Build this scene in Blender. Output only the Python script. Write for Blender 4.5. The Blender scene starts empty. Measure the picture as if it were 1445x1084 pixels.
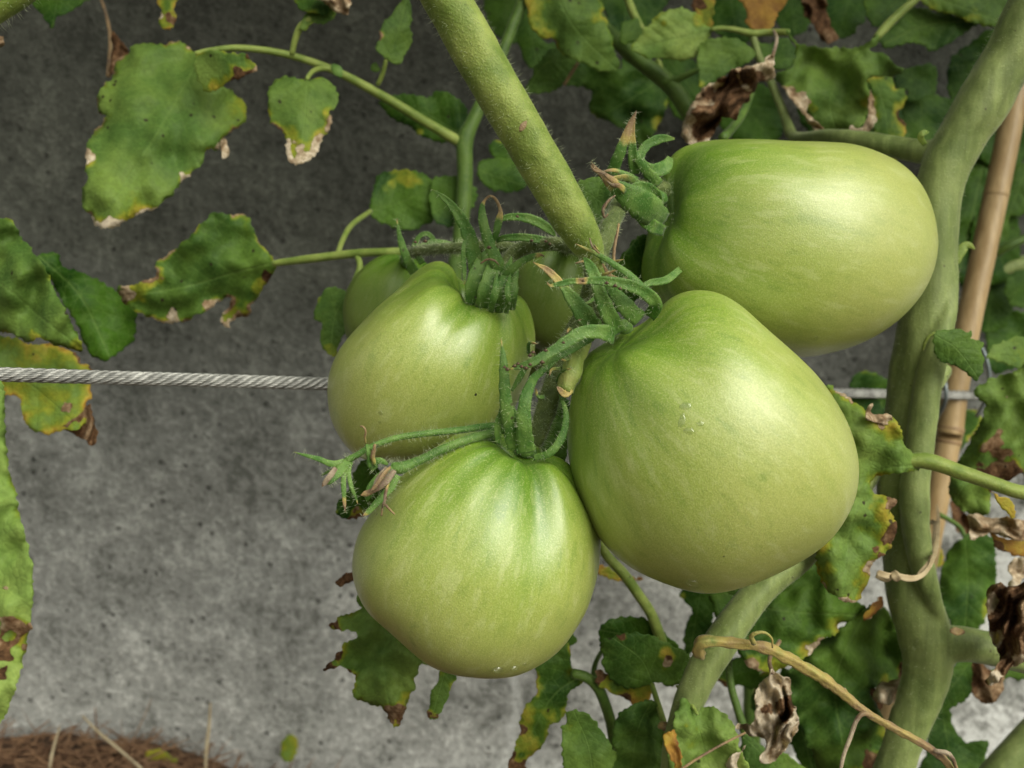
import bpy, math, random
import numpy as np
from mathutils import Vector, Matrix, noise
from mathutils.geometry import delaunay_2d_cdt
from mathutils.bvhtree import BVHTree

random.seed(7)
rng = np.random.default_rng(11)
C = bpy.context.scene.collection
scn = bpy.context.scene

# ------------------------------------------------------------------ camera
PITCH = -8.0
CAM_Z = 0.40
WALL_Y = 0.62
cam_d = bpy.data.cameras.new('camera')
cam = bpy.data.objects.new('camera', cam_d)
C.objects.link(cam)
cam.location = (0, 0, CAM_Z)
cam.rotation_euler = (math.radians(90 + PITCH), 0, 0)
cam_d.sensor_width = 36
cam_d.angle = math.radians(60)
cam_d.clip_start = 0.01
cam_d.clip_end = 500
cam_d.dof.use_dof = True
cam_d.dof.focus_distance = 0.272
cam_d.dof.aperture_fstop = 13.0
scn.camera = cam

# ------------------------------------------------------------------ world, sun
SUN_EL, SUN_AZ = 40.0, 38.0        # azimuth: degrees to the right of straight behind the camera
w = bpy.data.worlds.new('World'); scn.world = w; w.use_nodes = True
wn = w.node_tree; wn.nodes.clear()
sky = wn.nodes.new('ShaderNodeTexSky'); sky.sky_type = 'NISHITA'; sky.sun_disc = False
sky.sun_elevation = math.radians(SUN_EL); sky.sun_rotation = math.radians(180 - SUN_AZ)
sky.air_density = 1.0; sky.dust_density = 4.0; sky.ozone_density = 1.0
hs = wn.nodes.new('ShaderNodeHueSaturation'); hs.inputs['Saturation'].default_value = 0.2
bg = wn.nodes.new('ShaderNodeBackground'); bg.inputs['Strength'].default_value = 0.092
wo = wn.nodes.new('ShaderNodeOutputWorld')
wn.links.new(sky.outputs[0], hs.inputs['Color']); 
wb = wn.nodes.new('ShaderNodeMix'); wb.data_type = 'RGBA'; wb.blend_type = 'MULTIPLY'; wb.inputs[0].default_value = 1
wb.inputs[7].default_value = (1.0, 1.0, 0.86, 1); wn.links.new(hs.outputs[0], wb.inputs[6]); wn.links.new(wb.outputs[2], bg.inputs[0])
wn.links.new(bg.outputs[0], wo.inputs[0])
sd = bpy.data.lights.new('sun', 'SUN'); sd.energy = 1.5; sd.angle = math.radians(50); sd.color = (1, 0.985, 0.88)
so = bpy.data.objects.new('sun', sd); C.objects.link(so); so.location = (0.5, -1, 2)
el, az = math.radians(SUN_EL), math.radians(SUN_AZ)
sdir = Vector((math.sin(az) * math.cos(el), -math.cos(az) * math.cos(el), math.sin(el)))
so.rotation_euler = sdir.to_track_quat('Z', 'Y').to_euler()
scn.view_settings.view_transform = 'Standard'; scn.view_settings.look = 'None'
scn.view_settings.exposure = 0.47; scn.view_settings.gamma = 1.0
scn.view_settings.use_curve_mapping = False

# ------------------------------------------------------------------ helpers
F = 722.5 / math.tan(math.radians(30))
RC = Matrix.Rotation(math.radians(90 + PITCH), 3, 'X')
RCn = np.array(RC)
CAMn = np.array([0, 0, CAM_Z])

def P(x, y, d):
    """point seen at photo position (x, y), d metres in front of the camera"""
    return CAMn + RCn @ np.array([(x - 722.5) / F * d, -(y - 542) / F * d, -d])

def PA(a):
    a = np.asarray(a, float)
    x, y, d = a[:, 0], a[:, 1], a[:, 2]
    l = np.stack([(x - 722.5) / F * d, -(y - 542) / F * d, -d], 1)
    return CAMn + l @ RCn.T

TOC = -(RCn @ np.array([0, 0, -1.0]))   # towards the camera

def tag(o, label=None, cat=None, group=None, kind=None):
    if label: o['label'] = label
    if cat: o['category'] = cat
    if group: o['group'] = group
    if kind: o['kind'] = kind
    return o

def thing(name, loc, label, cat, group=None):
    o = bpy.data.objects.new(name, None); C.objects.link(o)
    o.location = loc; o.empty_display_size = 0.02
    return tag(o, label, cat, group)

def wloc(o):
    v = np.zeros(3)
    while o is not None:
        v = v + np.array(o.location); o = o.parent
    return v

def obj(name, verts, faces, mat, parent=None, smooth=True, attrs=None, label=None):
    verts = np.asarray(verts, float)
    c = verts.mean(0)
    me = bpy.data.meshes.new(name)
    me.from_pydata((verts - c).tolist(), [], faces if isinstance(faces, list) else faces.tolist())
    me.update()
    if smooth:
        me.polygons.foreach_set('use_smooth', [True] * len(me.polygons))
    if attrs:
        for k, a in attrs.items():
            at = me.attributes.new(k, 'FLOAT', 'POINT')
            at.data.foreach_set('value', np.asarray(a, np.float32))
    me.materials.append(mat)
    o = bpy.data.objects.new(name, me); C.objects.link(o)
    o.location = c - (wloc(parent) if parent else 0)
    if parent: o.parent = parent
    if label: o['label'] = label
    return o

def crom(pts, step=None, n=None, closed=False):
    """Catmull-Rom through rows of pts; returns resampled rows (all columns interpolated)"""
    p = np.asarray(pts, float)
    m = len(p)
    if closed:
        q = np.vstack([p[-1], p, p[0], p[1]]); segs = m
    else:
        q = np.vstack([2 * p[0] - p[1], p, 2 * p[-1] - p[-2]]); segs = m - 1
    out = []
    for i in range(segs):
        a, b, c, d = q[i], q[i + 1], q[i + 2], q[i + 3]
        k = n if n else max(1, int(np.linalg.norm((c - b)[:2]) / step + 0.5))
        for j in range(k):
            t = j / k
            out.append(0.5 * (2 * b + (c - a) * t + (2 * a - 5 * b + 4 * c - d) * t * t + (3 * b - a - 3 * c + d) * t ** 3))
    if not closed: out.append(p[-1])
    return np.array(out)

def fbm(x, y, z, o=3):
    return noise.fractal(Vector((x, y, z)), 1.0, 2.0, o)

def frames(path):
    T = np.gradient(path, axis=0); T /= np.linalg.norm(T, axis=1)[:, None] + 1e-12
    n = np.cross(T[0], TOC); n = n if np.linalg.norm(n) > 1e-3 else np.cross(T[0], [1, 0, 0])
    n /= np.linalg.norm(n); N = [n]
    for i in range(1, len(path)):
        n = N[-1] - T[i] * np.dot(N[-1], T[i]); n /= np.linalg.norm(n) + 1e-12; N.append(n)
    N = np.array(N); B = np.cross(T, N)
    return T, N, B

def tube_geo(path, rad, segs=14, ridge=0.0, nr=5, rough=0.0, seed=0, caps=True, twist=0.0, flat=1.0):
    T, N, B = frames(path)
    k = len(path); ph = np.linspace(0, 2 * math.pi, segs, endpoint=False)
    V = []; S = np.concatenate([[0], np.cumsum(np.linalg.norm(np.diff(path, axis=0), axis=1))])
    for i in range(k):
        r = rad[i] * (1 + ridge * np.cos(nr * ph + seed + twist * S[i]))
        if rough:
            r = r * (1 + rough * np.array([fbm(math.cos(a) * 1.3 + seed, math.sin(a) * 1.3, S[i] / (rad[i] + 1e-4) * 0.5, 3) for a in ph]))
        V.append(path[i] + np.outer(np.cos(ph) * r, N[i]) + np.outer(np.sin(ph) * r * flat, B[i]))
    V = np.vstack(V); Fc = []
    for i in range(k - 1):
        for j in range(segs):
            a = i * segs + j; b = i * segs + (j + 1) % segs
            Fc.append([a, b, b + segs, a + segs])
    if caps:
        V = np.vstack([V, path[0] - T[0] * rad[0] * .4, path[-1] + T[-1] * rad[-1] * .4]); c0 = len(V) - 2; c1 = len(V) - 1
        for j in range(segs):
            Fc.append([c0, (j + 1) % segs, j])
            Fc.append([c1, (k - 1) * segs + j, (k - 1) * segs + (j + 1) % segs])
    u = np.repeat(np.linspace(0, 1, k), segs)
    if caps: u = np.append(u, [0, 1])
    return V, Fc, u, np.append(np.repeat(S, segs), [S[0], S[-1]] if caps else [])

def px_path(pts, step=5):
    """rows (x, y, depth, radius px[, age]) -> world path, radii m, extra columns"""
    q = crom(pts, step=step)
    r = np.maximum(q[:, 3], 0.3) * q[:, 2] / F
    return PA(q[:, :3]), r, q[:, 4:]

def tube(name, pts, mat, parent, segs=14, age=0.0, tone=0.5, step=5, label=None, **kw):
    path, r, ex = px_path(pts, step)
    V, Fc, u, S = tube_geo(path, r, segs, **kw)
    n = len(V)
    if ex.shape[1]:
        ag = np.repeat(ex[:, 0], segs); ag = np.append(ag, [ex[0, 0], ex[-1, 0]]) if n > len(ag) else ag
    else: ag = np.full(n, age)
    ag = ag + np.array([0.10 * fbm(*(v * 120), 2) for v in V])
    return obj(name, V, Fc, mat, parent, attrs=dict(age=ag, tone=np.full(n, tone), ls=S * 250, lt=np.full(n, 5.0), spot=np.zeros(n)), label=label)

def hairs(parent, pts, count, length, mat, wmm=0.045, lean=0.3, name='hair', seed=1):
    """fine plant hairs standing off a stem: nobody could count them"""
    path, r, _ = px_path(pts, 4)
    T, N, B = frames(path); rg = np.random.default_rng(seed); V = []; Fc = []
    for _ in range(count):
        i = rg.integers(0, len(path)); a = rg.uniform(0, 2 * math.pi)
        j = min(i + 1, len(path) - 1); t = rg.random()
        base = path[i] * (1 - t) + path[j] * t
        d = math.cos(a) * N[i] + math.sin(a) * B[i]
        b = base + d * r[i] * 0.96
        L = length * rg.uniform(0.3, 1.0)
        d2 = d + T[i] * rg.normal(0, lean) + np.cross(d, T[i]) * rg.normal(0, lean); d2 /= np.linalg.norm(d2)
        bend = rg.normal(0, 0.25, 3)
        mid = b + d2 * L * 0.55; tip = b + d2 * L + bend * L * 0.4
        s1 = np.cross(d2, T[i]); s1 /= np.linalg.norm(s1) + 1e-9; s2 = np.cross(d2, s1)
        w = wmm * 0.001; k = len(V)
        for cc, ww in ((b, w), (mid, w * 0.7)):
            for q in range(3):
                g = q * 2.094; V.append(cc + (math.cos(g) * s1 + math.sin(g) * s2) * ww)
        V.append(tip)
        for q in range(3):
            q2 = (q + 1) % 3
            Fc.append([k + q, k + q2, k + 3 + q2, k + 3 + q]); Fc.append([k + 3 + q, k + 3 + q2, k + 6])
    o = obj(name, V, Fc, mat, parent); o['kind'] = 'stuff'
    return o

# ------------------------------------------------------------------ material helpers
def newmat(name):
    m = bpy.data.materials.new(name); m.use_nodes = True
    nt = m.node_tree; b = nt.nodes['Principled BSDF']
    return m, nt, b

class G:
    def __init__(s, nt): s.nt = nt
    def n(s, t, **kw):
        x = s.nt.nodes.new('ShaderNode' + t)
        for k, v in kw.items(): setattr(x, k, v)
        return x
    def link(s, a, b): s.nt.links.new(a, b)
    def put(s, sock, v):
        if hasattr(v, 'is_output') or hasattr(v, 'links'): s.link(v, sock)
        else:
            if isinstance(v, (tuple, list)) and sock.type == 'RGBA' and len(v) == 3: v = (*v, 1)
            sock.default_value = v
    def m(s, op, a, b=0.0, c=0.0, clamp=False):
        x = s.n('Math', operation=op, use_clamp=clamp)
        s.put(x.inputs[0], a); s.put(x.inputs[1], b)
        if len(x.inputs) > 2: s.put(x.inputs[2], c)
        return x.outputs[0]
    def attr(s, nm): return s.n('Attribute', attribute_name=nm).outputs['Fac']
    def noise(s, vec, scale, detail=3, rough=.55, out='Fac', dist=0.0):
        x = s.n('TexNoise'); s.put(x.inputs['Scale'], scale); s.put(x.inputs['Detail'], detail)
        s.put(x.inputs['Roughness'], rough); s.put(x.inputs['Distortion'], dist)
        if vec is not None: s.link(vec, x.inputs['Vector'])
        return x.outputs[out]
    def ramp(s, fac, stops, interp='LINEAR'):
        x = s.n('ValToRGB'); cr = x.color_ramp; cr.interpolation = interp
        while len(cr.elements) < len(stops): cr.elements.new(0.5)
        for e, (p, c) in zip(cr.elements, stops):
            e.position = p; e.color = (*c, 1) if len(c) == 3 else c
        s.put(x.inputs[0], fac); return x.outputs[0]
    def mr(s, v, a, b, c=0.0, d=1.0, sm=True):
        x = s.n('MapRange'); x.interpolation_type = 'SMOOTHSTEP' if sm else 'LINEAR'
        s.put(x.inputs[0], v)
        for i, q in enumerate((a, b, c, d)): s.put(x.inputs[i + 1], q)
        return x.outputs[0]
    def mix(s, f, a, b, mode='MIX'):
        x = s.n('Mix', data_type='RGBA', blend_type=mode); s.put(x.inputs[0], f)
        s.put(x.inputs[6], a); s.put(x.inputs[7], b); return x.outputs[2]
    def bump(s, h, strength, dist, prev=None):
        x = s.n('Bump'); x.inputs['Strength'].default_value = strength; x.inputs['Distance'].default_value = dist
        s.put(x.inputs['Height'], h)
        if prev is not None: s.link(prev, x.inputs['Normal'])
        return x.outputs[0]
    def obj(s): return s.n('TexCoord').outputs['Object']
    def pos(s): return s.n('NewGeometry').outputs['Position']

# ---- leaf: age 0 green .. 0.5 yellow .. 1 dry brown / tan
def leaf_material():
    m, nt, b = newmat('tomato_leaf'); g = G(nt)
    po = g.pos()
    n1 = g.noise(po, 90, 4); n2 = g.noise(po, 500, 3); n3 = g.noise(po, 34, 3); n4 = g.noise(po, 190, 4, .6)
    age = g.attr('age'); tone = g.attr('tone'); ls = g.attr('ls'); lt = g.attr('lt'); spot = g.attr('spot')
    dry = g.attr('dry'); dcol = g.attr('dcol')
    age = g.m('ADD', age, g.m('MULTIPLY', g.m('SUBTRACT', n1, .5), .44))
    age = g.m('ADD', age, g.m('MULTIPLY', g.m('SUBTRACT', n4, .5), .26))
    green = g.mix(g.mr(n3, .3, .7), (.009, .048, .005), (.058, .142, .010))  # deep green darkened so low-tone leaves carry painted foliage shade
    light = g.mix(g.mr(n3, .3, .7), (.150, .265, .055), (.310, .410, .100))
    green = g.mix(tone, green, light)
    q = g.m('SUBTRACT', ls, g.m('MULTIPLY', g.m('ABSOLUTE', lt), .8))
    pp = g.m('PINGPONG', q, .5)
    lv = g.mr(pp, .0, .09, 1.0, 0.0)
    mid = g.mr(g.m('ABSOLUTE', lt), .0, .10, 1.0, 0.0)
    vein = g.m('MAXIMUM', g.m('MULTIPLY', lv, .40), mid)
    green = g.mix(g.m('MULTIPLY', vein, .42), green, (.16, .26, .06))
    nv = g.n('TexVoronoi', feature='DISTANCE_TO_EDGE'); nv.inputs['Scale'].default_value = 210; g.link(po, nv.inputs['Vector'])
    green = g.mix(g.mr(nv.outputs['Distance'], .0, .07, .22, 0), green, (.16, .26, .06))
    old = g.ramp(age, [(0.0, (.10, .20, .02)), (.26, (.13, .22, .022)), (.40, (.26, .29, .03)), (.52, (.42, .32, .045)),
                       (.66, (.38, .21, .04)), (.85, (.22, .10, .03))])
    col = g.mix(g.mr(age, .18, .40), green, old)
    # dead tissue with a sharp ragged border
    dr = g.m('ADD', dry, g.m('ADD', g.m('MULTIPLY', g.m('SUBTRACT', n4, .5), .75), g.m('MULTIPLY', g.m('SUBTRACT', n2, .5), .35)))
    dm = g.mr(dr, .47, .56); rim = g.m('MULTIPLY', g.mr(dr, .38, .48), g.mr(dr, .56, .66, 1, 0))
    col = g.mix(g.m('MULTIPLY', rim, .35), col, (.09, .045, .018))
    dc = g.m('ADD', dcol, g.m('ADD', g.m('MULTIPLY', g.m('SUBTRACT', n1, .5), 1.0), g.m('MULTIPLY', g.m('SUBTRACT', n2, .5), .8)))
    dcc = g.ramp(dc, [(0, (.055, .028, .014)), (.3, (.16, .085, .042)), (.6, (.33, .225, .135)), (.85, (.50, .40, .28)), (1, (.62, .53, .42))])
    col = g.mix(dm, col, dcc)
    vo = g.n('TexVoronoi', feature='F1'); vo.inputs['Scale'].default_value = 210; g.link(po, vo.inputs['Vector'])
    rnd = g.n('SeparateColor'); g.link(vo.outputs['Color'], rnd.inputs[0])
    on = g.mr(g.m('SUBTRACT', g.m('MULTIPLY', spot, .5), rnd.outputs[0]), 0, .03)
    wd = g.m('ADD', vo.outputs['Distance'], g.m('MULTIPLY', n2, .3))
    sp = g.m('MULTIPLY', g.mr(wd, .26, .38, 1, 0), on)
    col = g.mix(g.m('MULTIPLY', sp, .9), col, (.030, .020, .012))
    hv = g.n('HueSaturation'); g.put(hv.inputs['Value'], g.mr(n2, .2, .8, .84, 1.16)); g.link(col, hv.inputs['Color']); col = hv.outputs[0]
    cell = g.n('TexVoronoi', feature='DISTANCE_TO_EDGE'); cell.inputs['Scale'].default_value = 420; g.link(po, cell.inputs['Vector'])
    h = g.m('ADD', g.m('MULTIPLY', g.mr(cell.outputs['Distance'], 0, .25), .35), g.m('MULTIPLY', vein, -.7))
    h = g.m('ADD', h, g.m('MULTIPLY', n2, .5))
    h = g.m('ADD', h, g.m('MULTIPLY', g.m('MULTIPLY', dm, g.noise(po, 230, 5, .7)), 3.0))
    nb = g.bump(h, .5, .0005)
    g.link(col, b.inputs['Base Color']); g.link(nb, b.inputs['Normal'])
    g.put(b.inputs['Roughness'], g.mr(dm, 0, 1, .56, .9)); b.inputs['Specular IOR Level'].default_value = .18
    tr = g.n('BsdfTranslucent')
    tc2 = g.mix(1.0, col, (1.7, 1.9, .8), 'MULTIPLY'); g.link(tc2, tr.inputs[0]); g.link(nb, tr.inputs['Normal'])
    ms = g.n('MixShader'); g.put(ms.inputs[0], .20); g.link(b.outputs[0], ms.inputs[1]); g.link(tr.outputs[0], ms.inputs[2])
    g.link(ms.outputs[0], nt.nodes['Material Output'].inputs[0])
    return m

# ---- stem: same age scale, hazy pale green with grain
def stem_material(name, c1, c2, scale=110, bump=.35, sheen=.10, an=.2, streak=0.0):
    m, nt, b = newmat(name); g = G(nt); po = g.pos()
    n1 = g.noise(po, scale, 4, .6); n2 = g.noise(po, 1400, 2, .6); n3 = g.noise(po, 45, 3)
    age = g.m('ADD', g.attr('age'), g.m('MULTIPLY', g.m('SUBTRACT', n1, .5), an))
    col = g.mix(g.mr(n1, .3, .72), c1, c2)
    if streak:
        mp = g.n('Mapping'); mp.inputs['Scale'].default_value = (260, 260, 22); mp.inputs['Rotation'].default_value = (0, .18, 0); g.link(po, mp.inputs[0])
        sn = g.noise(mp.outputs[0], 1.0, 4, .6); n1 = g.m('ADD', n1, g.m('MULTIPLY', sn, .6))
        col = g.mix(g.m('MULTIPLY', g.mr(sn, .5, .7), streak), col, tuple(x * 1.6 for x in c2))
        col = g.mix(g.m('MULTIPLY', g.mr(sn, .48, .34), streak), col, tuple(x * .45 for x in c1))
    col = g.mix(g.mr(n3, .55, .75, 0, .35), col, tuple(x * .55 for x in c1))
    old = g.ramp(age, [(0.0, (.24, .29, .08)), (.34, (.28, .31, .09)), (.5, (.42, .33, .10)), (.7, (.30, .20, .10)), (.86, (.13, .08, .05)), (1, (.40, .32, .23))])
    col = g.mix(g.mr(age, .25, .42), col, old)
    col = g.mix(g.mr(n2, .62, .72, 0, .35), col, (.5, .58, .25))
    vo = g.n('TexVoronoi'); vo.inputs['Scale'].default_value = 330; g.link(po, vo.inputs['Vector'])
    sc = g.n('SeparateColor'); g.link(vo.outputs['Color'], sc.inputs[0])
    sp = g.m('MULTIPLY', g.mr(vo.outputs['Distance'], .12, .22, 1, 0), g.mr(sc.outputs[0], .93, .95))
    col = g.mix(g.m('MULTIPLY', sp, .75), col, (.05, .04, .02))
    hgt = g.m('ADD', g.m('MULTIPLY', n2, .6), n1)
    g.link(col, b.inputs['Base Color']); g.link(g.bump(hgt, bump, .0008), b.inputs['Normal'])
    b.inputs['Roughness'].default_value = .55; b.inputs['Sheen Weight'].default_value = sheen
    b.inputs['Sheen Roughness'].default_value = .4; b.inputs['Specular IOR Level'].default_value = .35
    b.inputs['Subsurface Weight'].default_value = .12; b.inputs['Subsurface Scale'].default_value = .003
    b.inputs['Subsurface Radius'].default_value = (.5, 1, .2)
    return m

# ---- unripe fruit
def fruit_material(name, seed, dark=0.0, shift=0.0):
    m, nt, b = newmat(name); g = G(nt); po = g.pos()
    mu = g.attr('mu'); lx = g.attr('lx'); ly = g.attr('ly')
    cb = g.n('CombineXYZ'); g.link(lx, cb.inputs[0]); g.link(ly, cb.inputs[1]); g.put(cb.inputs[2], g.m('ADD', g.m('MULTIPLY', mu, .35), seed))
    st = g.noise(cb.outputs[0], 3.2, 4, .6)
    st2 = g.noise(cb.outputs[0], 11, 3, .6)
    big = g.noise(po, 26, 3, .5)
    blot = g.noise(po, 75, 4, .6)
    s = g.m('ADD', g.m('ADD', mu, shift), g.m('MULTIPLY', g.m('SUBTRACT', st, .5), -1.1))
    s = g.m('ADD', s, g.m('MULTIPLY', g.m('SUBTRACT', st2, .5), -.35))
    s = g.m('ADD', s, g.m('MULTIPLY', g.m('SUBTRACT', big, .5), .7))
    s = g.m('SUBTRACT', s, g.m('MULTIPLY', g.attr('cr'), .22))
    col = g.ramp(g.m('MULTIPLY', s, .5), [(0.02, (.075, .185, .008)), (.18, (.135, .265, .014)), (.34, (.235, .360, .038)), (.60, (.355, .440, .088)), (.95, (.420, .465, .125))])
    col = g.mix(g.m('MULTIPLY', g.mr(st2, .52, .68), g.mr(mu, .3, 1.0, .15, .40)), col, (.55, .60, .26))
    col = g.mix(g.m('MULTIPLY', g.mr(st2, .46, .32), g.mr(mu, .3, 2.2, .50, .12)), col, (.13, .25, .02))
    blo = g.m('MULTIPLY', g.mr(blot, .60, .74), g.mr(st, .45, .62))
    col = g.mix(g.m('MULTIPLY', blo, .55), col, (.12, .235, .03))
    gr = g.noise(po, 2300, 2, .6)
    col = g.mix(g.mr(gr, .52, .66, 0, .34), col, (.62, .66, .28))
    col = g.mix(g.mr(gr, .34, .47, .26, 0), col, (.13, .21, .02))
    vo = g.n('TexVoronoi'); vo.inputs['Scale'].default_value = 170; g.link(po, vo.inputs['Vector'])
    sc = g.n('SeparateColor'); g.link(vo.outputs['Color'], sc.inputs[0])
    sp = g.m('MULTIPLY', g.mr(vo.outputs['Distance'], .06, .10, 1, 0), g.mr(sc.outputs[0], .975, .98))
    col = g.mix(sp, col, (.03, .03, .015))
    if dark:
        col = g.mix(dark, col, (.03, .085, .006))  # paints shade into the skin colour of fruit behind the cluster
    g.link(col, b.inputs['Base Color'])
    h = g.m('ADD', g.m('MULTIPLY', gr, .5), g.m('MULTIPLY', g.noise(po, 700, 2), .35))
    g.link(g.bump(h, .6, .0003), b.inputs['Normal'])
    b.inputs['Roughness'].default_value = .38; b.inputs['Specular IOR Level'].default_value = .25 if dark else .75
    b.inputs['Subsurface Weight'].default_value = .22; b.inputs['Subsurface Scale'].default_value = .006
    b.inputs['Subsurface Radius'].default_value = (.7, 1, .25)
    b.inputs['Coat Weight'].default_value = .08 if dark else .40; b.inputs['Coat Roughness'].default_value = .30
    return m

def plain(name, c1, c2, scale=60, rough=.7, metal=0.0, bump=.3, dist=.0006, detail=5, stretch=None):
    m, nt, b = newmat(name); g = G(nt); v = g.obj()
    if stretch:
        mp = g.n('Mapping'); mp.inputs['Scale'].default_value = stretch; g.link(v, mp.inputs[0]); v = mp.outputs[0]
    n1 = g.noise(v, scale, detail, .65)
    g.link(g.mix(g.mr(n1, .28, .72), c1, c2), b.inputs['Base Color'])
    g.link(g.bump(n1, bump, dist), b.inputs['Normal'])
    b.inputs['Roughness'].default_value = rough; b.inputs['Metallic'].default_value = metal
    return m

def wall_material():
    m, nt, b = newmat('weathered_concrete'); g = G(nt); po = g.pos()
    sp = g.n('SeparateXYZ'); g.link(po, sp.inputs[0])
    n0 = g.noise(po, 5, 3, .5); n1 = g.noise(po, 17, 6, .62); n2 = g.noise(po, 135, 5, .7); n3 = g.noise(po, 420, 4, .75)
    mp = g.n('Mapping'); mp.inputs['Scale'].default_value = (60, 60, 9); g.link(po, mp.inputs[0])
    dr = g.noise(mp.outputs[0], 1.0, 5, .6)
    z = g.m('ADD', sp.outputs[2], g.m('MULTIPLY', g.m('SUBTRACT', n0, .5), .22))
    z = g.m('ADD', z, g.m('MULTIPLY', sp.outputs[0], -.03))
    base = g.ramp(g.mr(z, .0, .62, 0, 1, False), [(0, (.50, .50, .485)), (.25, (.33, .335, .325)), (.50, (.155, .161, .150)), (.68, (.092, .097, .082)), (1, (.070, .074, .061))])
    v = g.m('ADD', g.m('MULTIPLY', g.m('SUBTRACT', n1, .5), 1.9), g.m('MULTIPLY', g.m('SUBTRACT', n2, .5), 1.9))
    v = g.m('ADD', v, g.m('MULTIPLY', g.m('SUBTRACT', n3, .5), 1.6))
    v = g.m('ADD', v, g.m('MULTIPLY', g.m('SUBTRACT', dr, .5), .5))
    base = g.mix(g.mr(v, .02, .50, 0, .55), base, g.mix(1, base, (2.3, 2.3, 2.3), 'MULTIPLY'))
    base = g.mix(g.mr(v, -.45, -.02, .72, 0), base, g.mix(1, base, (.32, .33, .30), 'MULTIPLY'))
    pv_ = g.n('TexVoronoi'); pv_.inputs['Scale'].default_value = 120; g.link(po, pv_.inputs['Vector'])
    ps = g.n('SeparateColor'); g.link(pv_.outputs['Color'], ps.inputs[0])
    pit = g.m('MULTIPLY', g.mr(g.m('ADD', pv_.outputs['Distance'], g.m('MULTIPLY', n3, .3)), .30, .42, 1, 0), g.mr(ps.outputs[0], .80, .84))
    base = g.mix(g.m('MULTIPLY', pit, .65), base, (.022, .023, .018))
    # old whitewash left on the lower right
    wx = g.m('ADD', g.m('MULTIPLY', sp.outputs[0], 2.2), g.m('MULTIPLY', z, -3.6))
    wmask = g.m('MULTIPLY', g.mr(wx, -.35, .35), g.mr(g.m('ADD', n1, g.m('MULTIPLY', g.m('SUBTRACT', n2, .5), .5)), .44, .54))
    base = g.mix(g.m('MULTIPLY', wmask, .85), base, (.74, .75, .74))
    # one lime run below the lowest fruit
    xd = g.m('ABSOLUTE', g.m('ADD', sp.outputs[0], g.m('MULTIPLY', g.m('SUBTRACT', n1, .5), .03)))
    run = g.m('MULTIPLY', g.mr(xd, .001, .006, 1, 0), g.m('MULTIPLY', g.mr(sp.outputs[2], .13, .10), g.mr(sp.outputs[2], .03, .05)))
    base = g.mix(g.m('MULTIPLY', run, .7), base, (.72, .73, .72))
    g.link(base, b.inputs['Base Color'])
    h = g.m('ADD', g.m('MULTIPLY', g.m('SUBTRACT', n1, g.m('MULTIPLY', pit, .3)), 1.4), g.m('ADD', n2, g.m('MULTIPLY', n3, .4)))
    g.link(g.bump(h, .9, .004), b.inputs['Normal'])
    b.inputs['Roughness'].default_value = .92
    return m

MLEAF = leaf_material()
MSTEM = stem_material('fruit_stalk_green', (.135, .205, .030), (.310, .375, .090), 90, .6)
MTRUNK = stem_material('old_stem_green', (.135, .185, .048), (.245, .300, .100), 60, .5, .2, .2, .32)
MDARK = stem_material('dark_vine_green', (.060, .120, .018), (.110, .190, .030))  # darker green for the slender vines and some petioles
MHAIR, _nt, _b = newmat('plant_hair'); _g = G(_nt)
_g.link(_g.mix(_g.noise(_g.pos(), 200), (.42, .50, .28), (.62, .66, .45)), _b.inputs['Base Color']); _b.inputs['Roughness'].default_value = .5
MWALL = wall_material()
MSOIL = plain('dark_brown_soil', (.030, .018, .010), (.095, .050, .028), 60, .95, 0, 1.0, .006)
MSTRAW = plain('dry_straw', (.10, .045, .022), (.34, .20, .11), 90, .8)
MPALE = plain('pale_straw', (.30, .24, .15), (.50, .42, .28), 90, .8)
MCANE = plain('bamboo_cane_skin', (.34, .225, .10), (.50, .355, .18), 30, .42, 0, .12, .0004, 4, (6, 6, .8))
MCANER = plain('bamboo_ring', (.20, .12, .06), (.34, .22, .11), 60, .6)
MROPE = plain('galvanised_wire', (.22, .22, .21), (.52, .52, .50), 160, .38, .6, .2, .0002)
MWIRE = plain('dull_grey_wire', (.16, .19, .20), (.24, .27, .28), 90, .45, .6)
MRAFF = plain('raffia', (.36, .27, .15), (.52, .42, .26), 160, .75)
# ------------------------------------------------------------------ leaf builder
def inside(poly, X, Y):
    r = np.zeros(len(X), bool); n = len(poly); j = n - 1
    for i in range(n):
        xi, yi = poly[i]; xj, yj = poly[j]
        if yi != yj:
            c = ((yi > Y) != (yj > Y)) & (X < (xj - xi) * (Y - yi) / (yj - yi) + xi); r ^= c
        j = i
    return r

def seg_dist(poly, X, Y):
    d = np.full(len(X), 1e9)
    for i in range(len(poly)):
        a = poly[i]; b = poly[(i + 1) % len(poly)]; v = b - a; L = (v * v).sum() + 1e-9
        t = np.clip(((X - a[0]) * v[0] + (Y - a[1]) * v[1]) / L, 0, 1)
        d = np.minimum(d, np.hypot(X - a[0] - t * v[0], Y - a[1] - t * v[1]))
    return d

def rib_coords(rib, X, Y):
    """arc length along the midrib and signed distance from it"""
    best = np.full(len(X), 1e9); S = np.zeros(len(X)); Tt = np.zeros(len(X)); acc = 0
    for i in range(len(rib) - 1):
        a, b = rib[i], rib[i + 1]; v = b - a; L = np.hypot(*v); u = v / L
        lo = -5 if i == 0 else 0; hi = 5 if i == len(rib) - 2 else 1
        t = np.clip(((X - a[0]) * u[0] + (Y - a[1]) * u[1]) / L, lo, hi)
        dx = X - a[0] - t * v[0]; dy = Y - a[1] - t * v[1]; d = np.hypot(dx, dy)
        s = np.sign(u[0] * (Y - a[1]) - u[1] * (X - a[0])); k = d < best
        best[k] = d[k]; S[k] = acc + t[k] * L; Tt[k] = (s * d)[k]; acc += L
    return S, Tt, acc

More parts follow.
